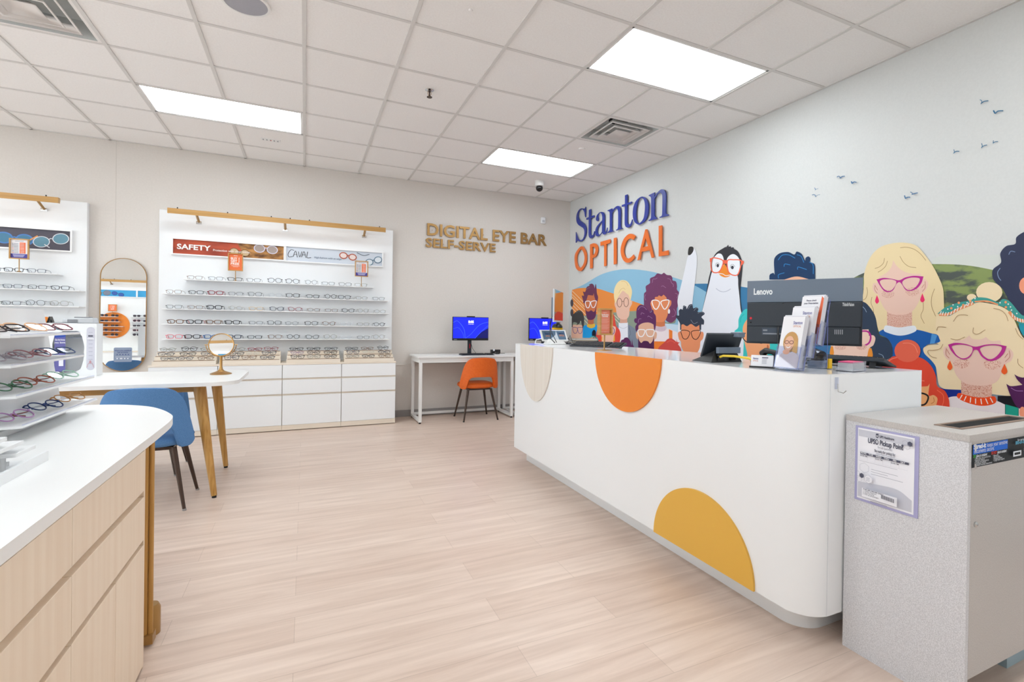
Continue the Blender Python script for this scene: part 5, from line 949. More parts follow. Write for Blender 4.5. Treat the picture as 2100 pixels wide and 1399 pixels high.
for r, px, c1, c2, kd, nm in IG:
    z, yr, _ = SH[r]; q = onX(px, (677, 742, 800, 850)[r], -.87); y = q.y
    o = put_glasses((-.868, y, z + .001), PI / 2, kd, c1, '%s folded eyeglasses on the %s shelf of the island riser' % (nm, ORW[r]), 'folded eyeglasses on the island riser', 'folded', tilt=-.75, thick=.0022, tcol=c2)
    # stand the pair on the shelf, leaning back toward the panel
    o.rotation_euler = (-1.05, 0, PI / 2 - .38); o.location.z += .009; o.scale = (1.08,) * 3
# small stepped stand at the very left edge
t = thing('stepped_stand', 'small white stepped stand at the left edge of the island', 'stand', (-.75, -4.98, ZI))
SX = -.66
MB().box((-.82, -5.3, ZI), (SX, -4.775, ZI + .006), M['shelf']).box((SX - .008, -5.3, ZI + .006), (SX, -4.775, ZI + .029), M['shelf']).build('base_tray', t)
q = onX(70, 913, SX - .04); 
for nm_, y0_, y1_, z_, xr_ in (('middle_step', -4.93, -4.82, .852, -.672), ('top_step', -5.015, -4.878, .878, -.676), ('top_step', -5.11, -4.955, .904, -.68)):
    MB().box((-.82, y0_, z_), (xr_, y1_, z_ + .0105), M['shelf']).build(nm_, t, bevel=.001)
m = MB(); m.box((-.82, -4.90, ZI + .018), (SX - .04, -4.892, ZI + .03), M['shelf']); m.tube([(SX - .05, -4.9, ZI + .006), (SX - .05, -4.9, .852)], .006, M['shelf'], 10); m.build('post', t); MB().tube([(SX - .1, -4.9, .8625), (SX - .1, -4.9, .878)], .006, M['shelf'], 10).build('post', t)

# ================================================================ reception counter
CXF, CY0, CY1, CZT, CBX = 1.737, -2.535, -5.505, 1.057, 2.44
def counter_poly(x0, y0, y1, r, xb):
    o = [(xb, y0), (x0 + .012, y0), (x0 + .003, y0 - .003), (x0, y0 - .012)]
    for k in range(15): g = PI + PI / 2 * k / 14; o.append((x0 + r + r * math.cos(g), y1 + r + r * math.sin(g)))
    return o + [(xb, y1)]
t = thing('reception_counter', 'white rounded reception counter with coloured half discs on its front', 'counter', (2.1, -4, 0))
m = MB(); m.loops([counter_poly(CXF, CY0, CY1, .125, CBX)], (0, 0, .125), (1, 0, 0), (0, 1, 0), (0, 0, 1), CZT - .003 - .125, M['white']); m.build('body', t)
m = MB(); m.loops([counter_poly(CXF, CY0, CY1, .125, CBX)], (0, 0, CZT - .003), (1, 0, 0), (0, 1, 0), (0, 0, 1), .003, M['gloss']); m.build('worktop', t)
m = MB(); m.loops([counter_poly(CXF + .111, CY0 - .03, CY1 + .105, .11, CBX - .03)], (0, 0, 0), (1, 0, 0), (0, 1, 0), (0, 0, 1), .1245, M['white']); m.build('plinth', t)
FO, FU, FV, FN = Vector((CXF, 0, 0)), Vector((0, -1, 0)), Vector((0, 0, 1)), Vector((-1, 0, 0))
def half(cy, w, h, zb, up, n=40):
    return [(-cy + w * math.cos(g), zb + (h if up else -h) * math.sin(g)) for g in [PI * i / n for i in range(n + 1)]]
for nm, cy, w, h, zb, up, mm, lb in (('half_disc', -2.9975, .3175, .455, CZT, 0, M['ash'], 'pale wood half disc'), ('half_disc', -4.2825, .3375, .332, CZT, 0, M['orange'], 'orange half disc'), ('half_disc', -4.9185, .3365, .32, .125, 1, M['yellow'], 'yellow half disc')):
    MB().loops([half(cy, w, h, zb - .0 if up else zb, up)], FO, FU, FV, FN, .010, mm, .0).build(nm, t, label=lb)
MB().box((CXF + .10, CY1 - .0002, .125), (CXF + .101, CY1 - .001, CZT), M['lgrey']).build('seam', t)
q = onZ(1707, 775, 1.0)
t = thing('adhesive_hook', 'tiny clear adhesive hook on the end of the reception counter', 'hook', (1.87, CY1 - .002, .99))
MB().box((1.862, CY1 - .004, 1.0), (1.880, CY1 - .0005, 1.045), M['acryl']).tube([(1.871, CY1 - .006, 1.02), (1.872, CY1 - .008, .99), (1.885, CY1 - .02, .985), (1.893, CY1 - .026, .995)], .002, M['chrome'], 8).build('hook', t)

# ---- things on the counter
ZT = CZT
t = thing('tablet_display', 'white countertop tablet on a stand at the far end of the counter', 'tablet', (2.02, -2.72, ZT))
tb = Matrix.Translation((2.03, -2.76, ZT + .028)) @ Matrix.Rotation(-.10, 4, 'Z') @ Matrix.Rotation(math.radians(-38), 4, 'X')
m = MB(); m.box((-.125, -.006, 0), (.125, .006, .124), M['wmetal'], tb); m.build('tablet_body', t, bevel=.005)
a = Art(tb @ Vector((-.108, -.0062, .014)), tb.to_3x3() @ Vector((1, 0, 0)), tb.to_3x3() @ Vector((0, 0, 1)))
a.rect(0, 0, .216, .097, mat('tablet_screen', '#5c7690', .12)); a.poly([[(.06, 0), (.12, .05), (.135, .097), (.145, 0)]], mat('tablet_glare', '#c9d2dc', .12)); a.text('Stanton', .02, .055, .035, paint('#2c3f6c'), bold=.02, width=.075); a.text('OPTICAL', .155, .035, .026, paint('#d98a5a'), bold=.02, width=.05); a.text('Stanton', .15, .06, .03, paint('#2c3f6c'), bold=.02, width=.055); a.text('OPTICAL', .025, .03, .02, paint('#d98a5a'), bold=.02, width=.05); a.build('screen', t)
MB().add([(1.93, -2.80, ZT), (2.13, -2.80, ZT), (2.13, -2.71, ZT), (1.93, -2.71, ZT), (1.96, -2.775, ZT + .035), (2.10, -2.775, ZT + .035), (2.10, -2.72, ZT + .06), (1.96, -2.72, ZT + .06)], [(0, 3, 2, 1), (4, 5, 6, 7), (0, 1, 5, 4), (1, 2, 6, 5), (2, 3, 7, 6), (3, 0, 4, 7)], M['wmetal']).build('stand', t, bevel=.008)
MB().tube([(1.94, -2.70, ZT + .05), (1.88, -2.68, ZT + .04), (1.85, -2.72, ZT + .008), (1.88, -2.80, ZT + .005), (1.96, -2.82, ZT + .005)], .004, M['white'], 8).build('cable', t)
# monitor seen edge on
t = thing('desktop_monitor', 'thin grey monitor seen nearly edge-on, screen reflecting the orange mural', 'monitor', (2.20, -2.66, ZT))
A0 = onY(1137.5, 592, -2.88); A1 = onY(1136.5, 660.6, -2.88); B0 = onY(1155, 601, -2.485); B1 = onY(1155, 661.4, -2.485)
uu = Vector((B0.x - A0.x, B0.y - A0.y, 0)); Wm = uu.length; uu.normalize(); Zb, Zt_ = A1.z, A0.z
mm_ = Matrix(((uu.x, -uu.y, 0, A0.x), (uu.y, uu.x, 0, A0.y), (0, 0, 1, Zb), (0, 0, 0, 1)))
MB().box((0, 0, 0), (Wm, .014, Zt_ - Zb), M['lgrey'], mm_).build('housing', t, bevel=.002)
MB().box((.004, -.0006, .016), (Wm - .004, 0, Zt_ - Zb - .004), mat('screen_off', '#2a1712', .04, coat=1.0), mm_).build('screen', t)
MB().box((.10, .014, .05), (Wm - .1, .045, Zt_ - Zb - .07), M['slate'], mm_).build('rear_module', t, bevel=.004)
xq = A0 + uu * Wm * .5; m = MB(); m.box((Wm - .13, .015, ZT - Zb + .012), (Wm - .07, .04, .12), M['dark'], mm_); m.build('stand', t); MB().box((Wm - .17, -.10, ZT - Zb), (Wm - .04, .05, ZT - Zb + .012), M['dark'], mm_).build('base', t, bevel=.003)
m = MB(); m.tube([mm_ @ Vector(v) for v in ((.12, .04, .05), (.02, .04, -.04), (-.05, .02, -.14), (-.06, -.02, ZT - Zb + .02))], .004, M['black'], 8); m.tube([mm_ @ Vector(v) for v in ((.14, .04, .06), (.06, .05, -.02), (.02, .02, -.10), (.03, -.02, ZT - Zb + .02))], .003, M['black'], 8); m.build('cable', t)
t = thing('barcode_scanner', 'black and yellow barcode scanner standing behind the white tablet', 'scanner', (2.105, -2.645, ZT))
p_ = (2.105, -2.645, ZT)
MB().lathe([(.03, 0), (.03, .008), (.008, .014), (.008, .128)], M['black'], p_, 20).build('stand', t)
MB().box((2.06, -2.675, ZT + .128), (2.15, -2.615, ZT + .15), M['amber']).build('yellow_band', t, bevel=.007)
MB().lathe([(.050, .15), (.047, .164), (.034, .18), (.015, .188), (0, .189)], M['black'], p_, 24).build('head', t)
def paper_tray(name, label, cx_, cy_, rz):
    t = thing(name, label, 'letter tray', (0, 0, 0)); m = MB()
    for z in (.004, .032): m.tube([(-.12, -.09, z), (.12, -.09, z), (.12, .09, z + .02), (-.12, .09, z + .02)], .0022, M['black'], 6, True)
    for x in (-.12, .12): m.tube([(x, -.09, .004), (x, .0, .08), (x, .09, .024)], .0022, M['black'], 6)
    for x in (-.09, -.045, 0, .045, .09): m.tube([(x, -.09, .004), (x, .09, .024)], .0018, M['black'], 6)
    m.build('wire_frame', t); p_ = MB()
    for i in range(8): p_.box((-.11 + .004 * (i % 3), -.08, .010 + i * .0062), (.11, .08 - .005 * (i % 2), .0135 + i * .0062), (M['paper'], mat('kraft', '#b8a088', .8), M['cream'])[i % 3])
    p_.build('papers', t)['kind'] = 'stuff'
    t.location = (cx_, cy_, ZT); t.rotation_euler = (0, 0, rz); return t
paper_tray('letter_tray', 'black wire tray full of papers beside the white tablet', 2.285, -2.80, -.15)
keyboard(2.13, -3.32, ZT + .013, 'black keyboard propped on its feet between the paper tray and the brass sign', -.98, lift=1.6)
def framed_sign(cx_, cy_, z0, zb, zt, w, d, label):
    t = thing('tabletop_sign', label, 'sign', (cx_, cy_, z0))
    MB().lathe([(.052, 0), (.053, .003), (.046, .006), (.006, .008), (.005, .012), (.005, zb - z0)], M['brass'], (cx_, cy_, z0), 32).build('stand', t)
    m = MB(); frame_rect(m, cx_ - w / 2, cx_ + w / 2, zb, zt, .011, cy_ - .025, cy_ + .012, M['gold']); m.box((cx_ - w / 2 + .008, cy_ + .002, zb + .008), (cx_ + w / 2 - .008, cy_ + .010, zt - .008), M['goldflat']); fo = m.build('frame', t)
    a = Art((cx_ - w / 2 + .011, cy_ - .002, zb + .011), (1, 0, 0), (0, 0, 1)); W, H = w - .022, zt - zb - .022
    a.rect(0, 0, W, H, paint('#f4937a')); wq = paint('#fdeee8'); a.text('Stanton', W / 2, H * .88, .009, wq, 'CENTER'); a.text('Satisfaction', W / 2, H * .77, .016, wq, 'CENTER', .03, width=W * .72); a.text('Guarantee', W / 2, H * .70, .016, wq, 'CENTER', .03, width=W * .6)
    for i in range(12): y = H * (.62 - .036 * i - (.04 if i > 5 else 0)); a.rect(W * .1, y, W * (.9 - .08 * (i % 3)), y + H * .011, mat('faint_text', '#f9c0b0', .6))
    a.text('StantonOptical.com', W / 2, H * .06, .008, wq, 'CENTER'); a.build('printed_card', t); return t
framed_sign(1.904, -3.776, ZT, 1.165, 1.350, .105, .03, 'brass-framed coral Satisfaction Guarantee sign standing on the reception counter')
# big monitor, back towards the camera
t = thing('desktop_monitor', 'large black monitor seen from behind, marked Lenovo, on the counter', 'monitor', (2.55, -4.78, ZT))
L0, R0 = Vector((2.427, -4.548, 0)), Vector((2.747, -5.047, 0)); u = (R0 - L0); Wm = u.length; u.normalize(); n = Vector((u.y, -u.x, 0))
if n.dot(CAM - L0) < 0: n = -n
z0_, z1_ = 1.138, 1.512
mm_ = Matrix(((u.x, n.x, 0, L0.x), (u.y, n.y, 0, L0.y), (0, 0, 1, z0_), (0, 0, 0, 1))); H = z1_ - z0_
MB().box((0, -.022, 0), (Wm, -.004, H), M['dark'], mm_).build('housing', t, bevel=.002)
MB().box((0, -.004, H * .655), (Wm, .003, H), M['slate'], mm_).build('upper_cover', t, bevel=.001)  # cover's reflected sheen is put into its lighter slate colour
MB().box((.012, -.004, .01), (Wm - .012, .0225, H * .28), M['dark'], mm_).box((.006, -.004, H * .28), (Wm - .006, .026, H * .645), M['dark'], mm_).build('rear_bulge', t, bevel=.003)
u3, v3 = u, Vector((0, 0, 1))
a = Art(mm_ @ Vector((0, .003, 0)), u3, v3); a.text('Lenovo', Wm * .06, H * .78, .052, mat('logo_white', '#eef0f2', .4), bold=.03, width=.105); a.build('logo', t)
a = Art(mm_ @ Vector((0, .026, 0)), u3, v3); a.text('ThinkVision', Wm * .84, H * .585, .026, mat('logo_grey', '#d4d6d8', .4), bold=.02, width=.055); a.poly([ell(Wm * .045, H * .40, .007, .0075)], M['ledred']); a.poly([ell(Wm * .045, H * .335, .004, .004)], M['blackg'])
for xx, yy in ((.34, .635), (.555, .635), (.34, .30)): a.poly([ell(Wm * xx, H * yy, .003, .003)], M['blackg'])
a.build('rear_marks', t)
a = Art(mm_ @ Vector((0, .0225, 0)), u3, v3); lb = mat('label_grey', '#3c4654', .5); a.rect(Wm * .15, H * .14, Wm * .36, H * .25, lb); a.rect(Wm * .16, H * .2, Wm * .2, H * .225, M['mid']); a.rect(Wm * .16, H * .15, Wm * .35, H * .17, M['mid']); a.build('rating_label', t)
a = Art(mm_ @ Vector((0, .0225, 0)), u3, v3)
for i in range(5): a.rect(Wm * (.78 + .015 * i), H * .17, Wm * (.788 + .015 * i), H * .24, M['mid'])
a.build('port_labels', t)
MB().box((Wm * .5 - .03, -.01, ZT - z0_ + .01), (Wm * .5 + .03, .012, .05), M['dark'], mm_).build('stand', t, bevel=.003); MB().box((Wm * .5 - .11, -.08, ZT - z0_ + .0), (Wm * .5 + .11, .07, ZT - z0_ + .01), M['dark'], mm_).build('base', t, bevel=.003)
MB().tube([mm_ @ Vector(v) for v in ((Wm * .30, .024, H * .265), (Wm * .30, .04, H * .22), (Wm * .305, .038, H * .05), (Wm * .32, .05, -.05), (Wm * .36, .03, ZT - z0_ + .008))], .006, M['black'], 8).build('cable', t)
# black payment terminal
t = thing('card_terminal', 'black touchscreen terminal seen from behind with a yellow cable', 'terminal', (1.93, -4.86, ZT))
bx, by = 1.93, -4.875
m = MB(); m.add([(1.815, -4.90, ZT), (2.02, -4.90, ZT), (2.04, -4.74, ZT), (1.83, -4.74, ZT), (1.85, -4.885, ZT + .06), (1.99, -4.885, ZT + .06), (2.0, -4.80, ZT + .03), (1.86, -4.80, ZT + .03)], [(0, 3, 2, 1), (4, 5, 6, 7), (0, 1, 5, 4), (1, 2, 6, 5), (2, 3, 7, 6), (3, 0, 4, 7)], M['black']); m.build('base', t, bevel=.003)
tb = Matrix.Translation((1.925, -4.85, ZT + .078)) @ Matrix.Rotation(-.30, 4, 'Z') @ Matrix.Rotation(math.radians(30), 4, 'X')
MB().box((-.095, -.008, -.065), (.095, .008, .075), M['dark'], tb).build('screen_unit', t, bevel=.004); MB().box((-.088, .0085, -.058), (.088, .0095, .065), M['blackg'], tb).build('screen', t)
MB().box((1.955, -4.93, ZT + .125), (2.005, -4.88, ZT + .150), M['slate']).build('card_reader', t, bevel=.004)
MB().box((1.85, -4.912, ZT + .045), (1.995, -4.892, ZT + .075), M['slate']).build('rear_hinge', t, bevel=.002)
a = Art((1.83, -4.9015, ZT), (1, 0, 0), (0, .15, 1))
for xx in (.025, .10): a.rect(xx, .01, xx + .045, .04, M['blackg'])
a.build('port_openings', t)
MB().tube([(1.865, -4.906, ZT + .028), (1.86, -4.93, ZT + .035), (1.88, -4.98, ZT + .036), (1.90, -5.05, ZT + .03), (1.905, -5.11, ZT + .012), (1.90, -5.16, ZT + .006)], .0055, M['cable'], 10).build('cable', t, label='yellow cable')
t = thing('desk_phone', 'black desk phone handset lying behind the business cards', 'phone', (2.08, -4.97, ZT))
m = MB(); m.add([(2.06, -5.08, ZT), (2.20, -5.08, ZT), (2.23, -4.93, ZT), (2.08, -4.93, ZT), (2.06, -5.08, ZT + .012), (2.20, -5.08, ZT + .012), (2.23, -4.93, ZT + .035), (2.08, -4.93, ZT + .035)], [(0, 3, 2, 1), (4, 5, 6, 7), (0, 1, 5, 4), (1, 2, 6, 5), (2, 3, 7, 6), (3, 0, 4, 7)], M['black']); m.build('base', t, bevel=.004)
MB().tube([(2.08, -5.09, ZT + .03), (2.09, -5.06, ZT + .048), (2.11, -5.0, ZT + .056), (2.13, -4.95, ZT + .058), (2.14, -4.92, ZT + .042)], [.018, .016, .012, .016, .018], M['black'], 12).build('handset', t)
MB().tube([(2.02 + .006 * math.cos(k * 1.3), -5.09 - .0 + .0012 * k * .4, ZT + .010 + .006 * math.sin(k * 1.3)) for k in range(40)], .002, M['black'], 6).build('coiled_cord', t)
# business card holder
t = thing('business_card_holder', 'small stack of business cards in a black holder on the counter edge', 'card holder', (1.83, -5.19, ZT))
ca = Matrix.Translation((1.815, -5.20, ZT)) @ Matrix.Rotation(math.radians(-58), 4, 'Z')
MB().box((-.05, -.005, 0), (.05, .035, .007), M['black'], ca).box((-.05, .028, .007), (.05, .033, .03), M['black'], ca).build('holder', t)
cb = ca @ Matrix.Rotation(math.radians(-14), 4, 'X')
MB().box((-.045, 0, .007), (.045, .016, .056), M['paper'], cb).build('cards', t)
a = Art(cb @ Vector((-.045, -.0003, .007)), cb.to_3x3() @ Vector((1, 0, 0)), cb.to_3x3() @ Vector((0, 0, 1))); a.text('Stanton', .008, .030, .011, paint('#4b4a8c'), bold=.02, width=.022); a.text('OPTICAL', .008, .020, .008, paint('#d07850'), width=.022); a.rect(.045, .036, .07, .040, paint('#66667a'))
for i in range(4): a.rect(.045, .030 - .006 * i, .065, .0315 - .006 * i, paint('#a0a0b0'))
a.build('card_print', t)
# brochure holder, three tiers, facing the shop floor
t = thing('brochure_holder', 'clear acrylic three-tier brochure holder at the counter corner', 'brochure holder', (1.88, -5.34, ZT))
BX = Matrix.Translation((1.800, -5.335, ZT + .0115)) @ Matrix.Rotation(math.radians(-87), 4, 'Z')   # local x along the face, local y going back, z up
tiers = [(0.0, 0.0, .215), (.062, .050, .205), (.125, .098, .20)]
m = MB()
for i, (yy, zz, hh) in enumerate(tiers):
    lt = BX @ Matrix.Translation((0, yy, zz)) @ Matrix.Rotation(math.radians(-13), 4, 'X')
    m.box((-.055, -.002, 0), (.055, 0, .085 if i else .09), M['acryl'], lt); m.box((-.055, 0, 0), (-.053, .036, .10), M['acryl'], lt); m.box((.053, 0, 0), (.055, .036, .10), M['acryl'], lt); m.box((-.055, .034, 0), (.055, .036, .20 if i == 2 else .13), M['acryl'], lt); m.box((-.055, -.002, -.002), (.055, .036, 0), M['acryl'], lt)
m.box((-.055, .165, 0), (-.053, .168, .21), M['acryl'], BX); m.box((.053, .0, 0), (.055, .19, .003), M['acryl'], BX); m.box((-.055, .0, 0), (-.053, .19, .003), M['acryl'], BX)
m.box((-.055, .188, 0), (.055, .190, .24), M['acryl'], BX); m.build('holder', t)
e = MB()
for i, (yy, zz, hh) in enumerate(tiers):
    lt = BX @ Matrix.Translation((0, yy, zz)) @ Matrix.Rotation(math.radians(-13), 4, 'X')
    e.tube([lt @ Vector((-.055, -.002, .088)), lt @ Vector((-.055, -.002, 0)), lt @ Vector((.055, -.002, 0)), lt @ Vector((.055, -.002, .088))], .0012, M['acryle'], 6); e.tube([lt @ Vector((.055, -.002, 0)), lt @ Vector((.055, .036, 0)), lt @ Vector((.055, .036, .2 if i == 2 else .13))], .0012, M['acryle'], 6)
e.tube([BX @ Vector((.055, .19, 0)), BX @ Vector((.055, .19, .24)), BX @ Vector((-.055, .19, .24))], .0013, M['acryle'], 6); e.build('holder_edges', t)
def brochure(i, n_, hh, kind, label):
    yy, zz, _ = tiers[i]; lt = BX @ Matrix.Translation((0, yy, zz)) @ Matrix.Rotation(math.radians(-13), 4, 'X')
    o = thing('brochure_stack', label, 'brochures', tuple(lt @ Vector((0, .015, .002))), 'brochures in the clear holder')
    m = MB()
    for k in range(n_): m.box((-.049 + .0006 * (k % 2), .002 + k * .0034, .002), (.049, .0046 + k * .0034, .002 + hh + (.004 * ((k * 7) % 3))), (M['paper'], mat('leaf_edge', '#d8d6de', .7))[k % 2], lt)
    m.build('leaves', o)
    ax = Art(lt @ Vector((-.049, .0018, .002)), lt.to_3x3() @ Vector((1, 0, 0)), lt.to_3x3() @ Vector((0, 0, 1)))
    W, Hh = .098, hh
    if kind < 2:
        ax.rect(0, 0, W, Hh, paint('#f0eff3')); ax.text('Stanton', W * .5, Hh * .85, .018, paint('#5a5c9c'), bold=.02, width=W * .42); ax.text('OPTICAL', W * .52, Hh * .79, .011, paint('#e0a890'), bold=.02, width=W * .36)
        if kind == 0:
            ax.poly([ell(W * .52, Hh * .50, W * .34, Hh * .20)], paint('#c99b62')); ax.poly([[(W * .72, Hh * .2), (W * .9, Hh * .3), (W * .86, Hh * .5), (W * .6, Hh * .55)]], paint('#cfa468')); ax.poly([ell(W * .47, Hh * .47, W * .22, Hh * .145)], paint('#e8b89c'))
            ax.poly([smooth([(0, 0, 1), (W, 0, 1), (W, Hh * .22), (W * .75, Hh * .30), (W * .45, Hh * .28), (W * .18, Hh * .26), (0, Hh * .12)])], paint('#c9c0c4')); ax.poly([ell(W * .40, Hh * .30, W * .16, Hh * .05)], paint('#e0ab8e'))
            for s_ in (-1, 1): ax.line([(W * (.47 + s_ * .11) + W * .09 * math.cos(g), Hh * .49 + Hh * .032 * math.sin(g)) for g in [2 * PI * k / 10 for k in range(10)]], .0018, paint('#5c2c3c'), True)
            ax.line([(W * .38, Hh * .40), (W * .47, Hh * .38), (W * .57, Hh * .405)], .004, paint('#f8f2f0'))
    else:
        ax.rect(0, 0, W, Hh, paint('#f0eff3')); ax.poly([[(W * .78, 0), (W, 0), (W, Hh * .95), (W * .9, Hh)]], paint('#e8704c')); ax.text('Please check', W * .45, Hh * .9, .009, paint('#3c3c5c'), 'CENTER', .02); ax.text('your Prescription', W * .45, Hh * .84, .009, paint('#3c3c5c'), 'CENTER', .02); ax.poly([ell(W * .25, Hh * .72, W * .1, Hh * .04)], paint('#33489c')); ax.poly([ell(W * .5, Hh * .76, W * .07, Hh * .03)], paint('#e8704c'))
        for i_ in range(8): ax.rect(W * .12, Hh * (.62 - .05 * i_), W * .7, Hh * (.63 - .05 * i_), paint('#9a9aac'))
    ax.build('cover_print', o); return o
brochure(0, 8, .215, 0, 'front stack of brochures showing a smiling blonde woman in glasses'); brochure(1, 8, .205, 1, 'middle stack of white Stanton brochures in the clear holder'); brochure(2, 8, .205, 2, 'rear and topmost stack of white and orange leaflets in the clear holder')
# scanner behind the holder, sticky notes, keyboard
t = thing('handheld_scanner', 'black glossy scanner with yellow trim behind the brochure holder', 'scanner', (2.05, -5.25, ZT))
MB().tube([(2.05, -5.31, ZT + .05), (2.06, -5.27, ZT + .062), (2.08, -5.21, ZT + .05), (2.095, -5.18, ZT + .024)], [.028, .026, .02, .018], M['blackg'], 16).build('body', t); MB().lathe([(.045, 0), (.045, .03), (.036, .035)], M['slate'], (2.065, -5.29, ZT), 24).build('base', t); MB().box((2.055, -5.345, ZT + .003), (2.075, -5.336, ZT + .045), M['amber']).build('yellow_trim', t)
t = thing('note_pad_tray', 'clear tray of cream and pink note paper on the counter end', 'note pad', (2.06, -5.435, ZT))
nb_ = Matrix.Translation((2.065, -5.435, ZT)) @ Matrix.Rotation(math.radians(8), 4, 'Z')
m = MB()
for k in range(10): m.box((-.048 + .001 * (k % 3), -.03, .003 + k * .0032), (.048, .03, .0058 + k * .0032), M['cream'], nb_)
m.build('cream_notes', t)['kind'] = 'stuff'
MB().box((-.044, -.028, .036), (.044, .03, .041), M['pink'], nb_).build('pink_notes', t)
m = MB(); m.box((-.055, -.035, 0), (.055, .035, .002), M['acryl'], nb_); m.box((-.055, -.035, .002), (.055, -.033, .042), M['acryl'], nb_); m.box((.053, -.033, .002), (.055, .033, .042), M['acryl'], nb_); m.box((-.055, -.033, .002), (-.053, .033, .042), M['acryl'], nb_); m.build('tray', t)
keyboard(2.335, -5.205, ZT + .0175, 'black keyboard with raised feet behind the note paper on the counter', 1.77, w=.42, d=.15, lift=2)

# ================================================================ shredding console
BX0, BX1, BY0, BY1, BZ = 1.925, 2.545, -5.915, -5.508, .90
BY1 = -5.515
t = thing('shredding_console', 'grey speckled secure document console at right foreground', 'console', ((BX0 + BX1) / 2, -5.7, 0))
BYB = -5.512
m = MB(); m.box((BX0, BY0, .0), (BX0 + .018, BYB, .878), M['speck']); m.box((BX0 + .018, BYB - .018, .0), (BX1, BYB, .878), M['speck']); m.box((BX1 - .018, BY0, 0), (BX1, BYB - .018, .878), M['speck']); m.box((BX0 + .018, BY0 + .02, .86), (BX1 - .018, BYB - .018, .878), M['speck']); m.build('cabinet', t)
m = MB(); sl = (2.02, 2.50, -5.845, -5.785)
m.loops([[(BX0 - .003, BY0 - .003), (BX1 + .003, BY0 - .003), (BX1 + .003, BYB), (BX0 - .003, BYB)], [(sl[0], sl[2]), (sl[0], sl[3]), (sl[1], sl[3]), (sl[1], sl[2])]], (0, 0, .878), (1, 0, 0), (0, 1, 0), (0, 0, 1), .022, M['speck2']); m.build('top', t)
MB().box((BX0 + .019, BY0, .115), (BX1 - .0005, BY0 + .018, .877), M['speck2']).build('door', t)
MB().lathe([(.009, 0), (.009, -.004), (.006, -.006), (0, -.006)], M['chrome'], (BX0 + .045, BY0, .61), 20, None, 'y').build('lock', t)
m = MB(); m.loops([[(sl[0] - .012, sl[2] - .012), (sl[1] + .012, sl[2] - .012), (sl[1] + .012, sl[3] + .012), (sl[0] - .012, sl[3] + .012)], [(sl[0], sl[2]), (sl[0], sl[3]), (sl[1], sl[3]), (sl[1], sl[2])]], (0, 0, .9), (1, 0, 0), (0, 1, 0), (0, 0, 1), .003, mat('slot_frame', '#8a7466', .4)); m.build('slot_frame', t)
MB().box((sl[0], sl[2], .8785), (sl[1], sl[3], .8995), M['void']).build('slot_dark_fill', t)  # black block almost fills the slot, painting the shade inside it
MB().box((BX0 + .02, BY0 + .12, .0), (BX1 - .2, BY0 + .135, .115), mat('toe_grey', '#8d8886', .6)).build('toe_panel', t); MB().box((BX1 - .2, BY0 + .06, .0), (BX1 - .02, BY0 + .2, .112), mat('bin_blue', '#9fb6c2', .5)).build('bin_base', t)
# notice in a clear sleeve on the left side
t = thing('notice_sheet', 'UPS pickup notice in a clear sleeve on the side of the grey console', 'notice', (BX0 - .002, -5.68, .7))
c0, c1, c2, c3 = onX(1755, 873.5, BX0), onX(1885, 894, BX0), onX(1884, 1061, BX0), onX(1754, 1026, BX0)
yL, yR = (c0.y + c3.y) / 2, (c1.y + c2.y) / 2; zt_, zb_ = (c0.z + c1.z) / 2, (c3.z + c2.z) / 2; Wn, Hn = yL - yR, zt_ - zb_
m = MB(); m.box((BX0 - .003, yR, zb_), (BX0 - .0005, yL, zt_), mat('sleeve', '#a9a8d2', .2, coat=.5)); m.build('sleeve', t)
a = Art((BX0 - .003, yL, zb_), (0, -1, 0), (0, 0, 1)); k1, k2, k3 = paint('#56586a'), paint('#cdced9'), paint('#f3f3fa')
mg = Wn * .045; a.rect(mg, mg * .9, Wn - mg * 1.3, Hn - mg * .7, k3); W0, H0 = Wn, Hn
a.rect(mg * 1.3, H0 * .865, W0 - mg * 1.9, H0 * .955, k2)
a.poly([smooth([(mg * 1.3, H0 * .055, 1), (W0 - mg * 1.9, H0 * .055, 1), (W0 - mg * 1.9, H0 * .20, 1), (W0 * .7, H0 * .285), (W0 * .35, H0 * .275), (mg * 1.3, H0 * .25, 1)])], k2)
a.poly([[(W0 * .35, H0 * .94), (W0 * .39, H0 * .945), (W0 * .395, H0 * .9), (W0 * .37, H0 * .88), (W0 * .345, H0 * .9)]], k1); a.text('ups', W0 * .352, H0 * .905, .008, k3, bold=.02, width=W0 * .036); a.text('UPS Healthcare', W0 * .41, H0 * .895, .013, k1, bold=.02, width=W0 * .23)
a.text('UPS\u00ae Pickup Point', W0 * .5, H0 * .80, .0255, k1, 'CENTER', .03, width=W0 * .56); a.text('for Lab Specimens', W0 * .5, H0 * .755, .0125, paint('#8a8c9c'), 'CENTER', width=W0 * .23)
a.text('Be ready for pickup by:', W0 * .5, H0 * .70, .0145, k1, 'CENTER', .02, width=W0 * .33); a.text('Every time, we are there for you', W0 * .5, H0 * .676, .009, paint('#8a8c9c'), 'CENTER', width=W0 * .31) if 0 else a.rect(W0 * .36, H0 * .678, W0 * .66, H0 * .683, paint('#a8a8b8'))
a.rect(W0 * .10, H0 * .63, W0 * .87, H0 * .66, k1)
for i, d in enumerate(('MON', 'TUE', 'WED', 'THU', 'FRI', 'SAT')):
    xx = W0 * (.10 + .1283 * i); a.text(d, xx + W0 * .055, H0 * .638, .009, k3, 'CENTER', .02); a.rect(xx, H0 * .565, xx + .0006, H0 * .63, k2)
    if i % 2 == 0: a.text('06:00 PM', xx + W0 * .06, H0 * .605, .007, k1, 'CENTER', .01)
a.rect(W0 * .87, H0 * .565, W0 * .8706, H0 * .63, k2); a.rect(W0 * .10, H0 * .565, W0 * .87, H0 * .5665, k2); a.rect(W0 * .1, H0 * .545, W0 * .72, H0 * .549, paint('#b6b6c4'))
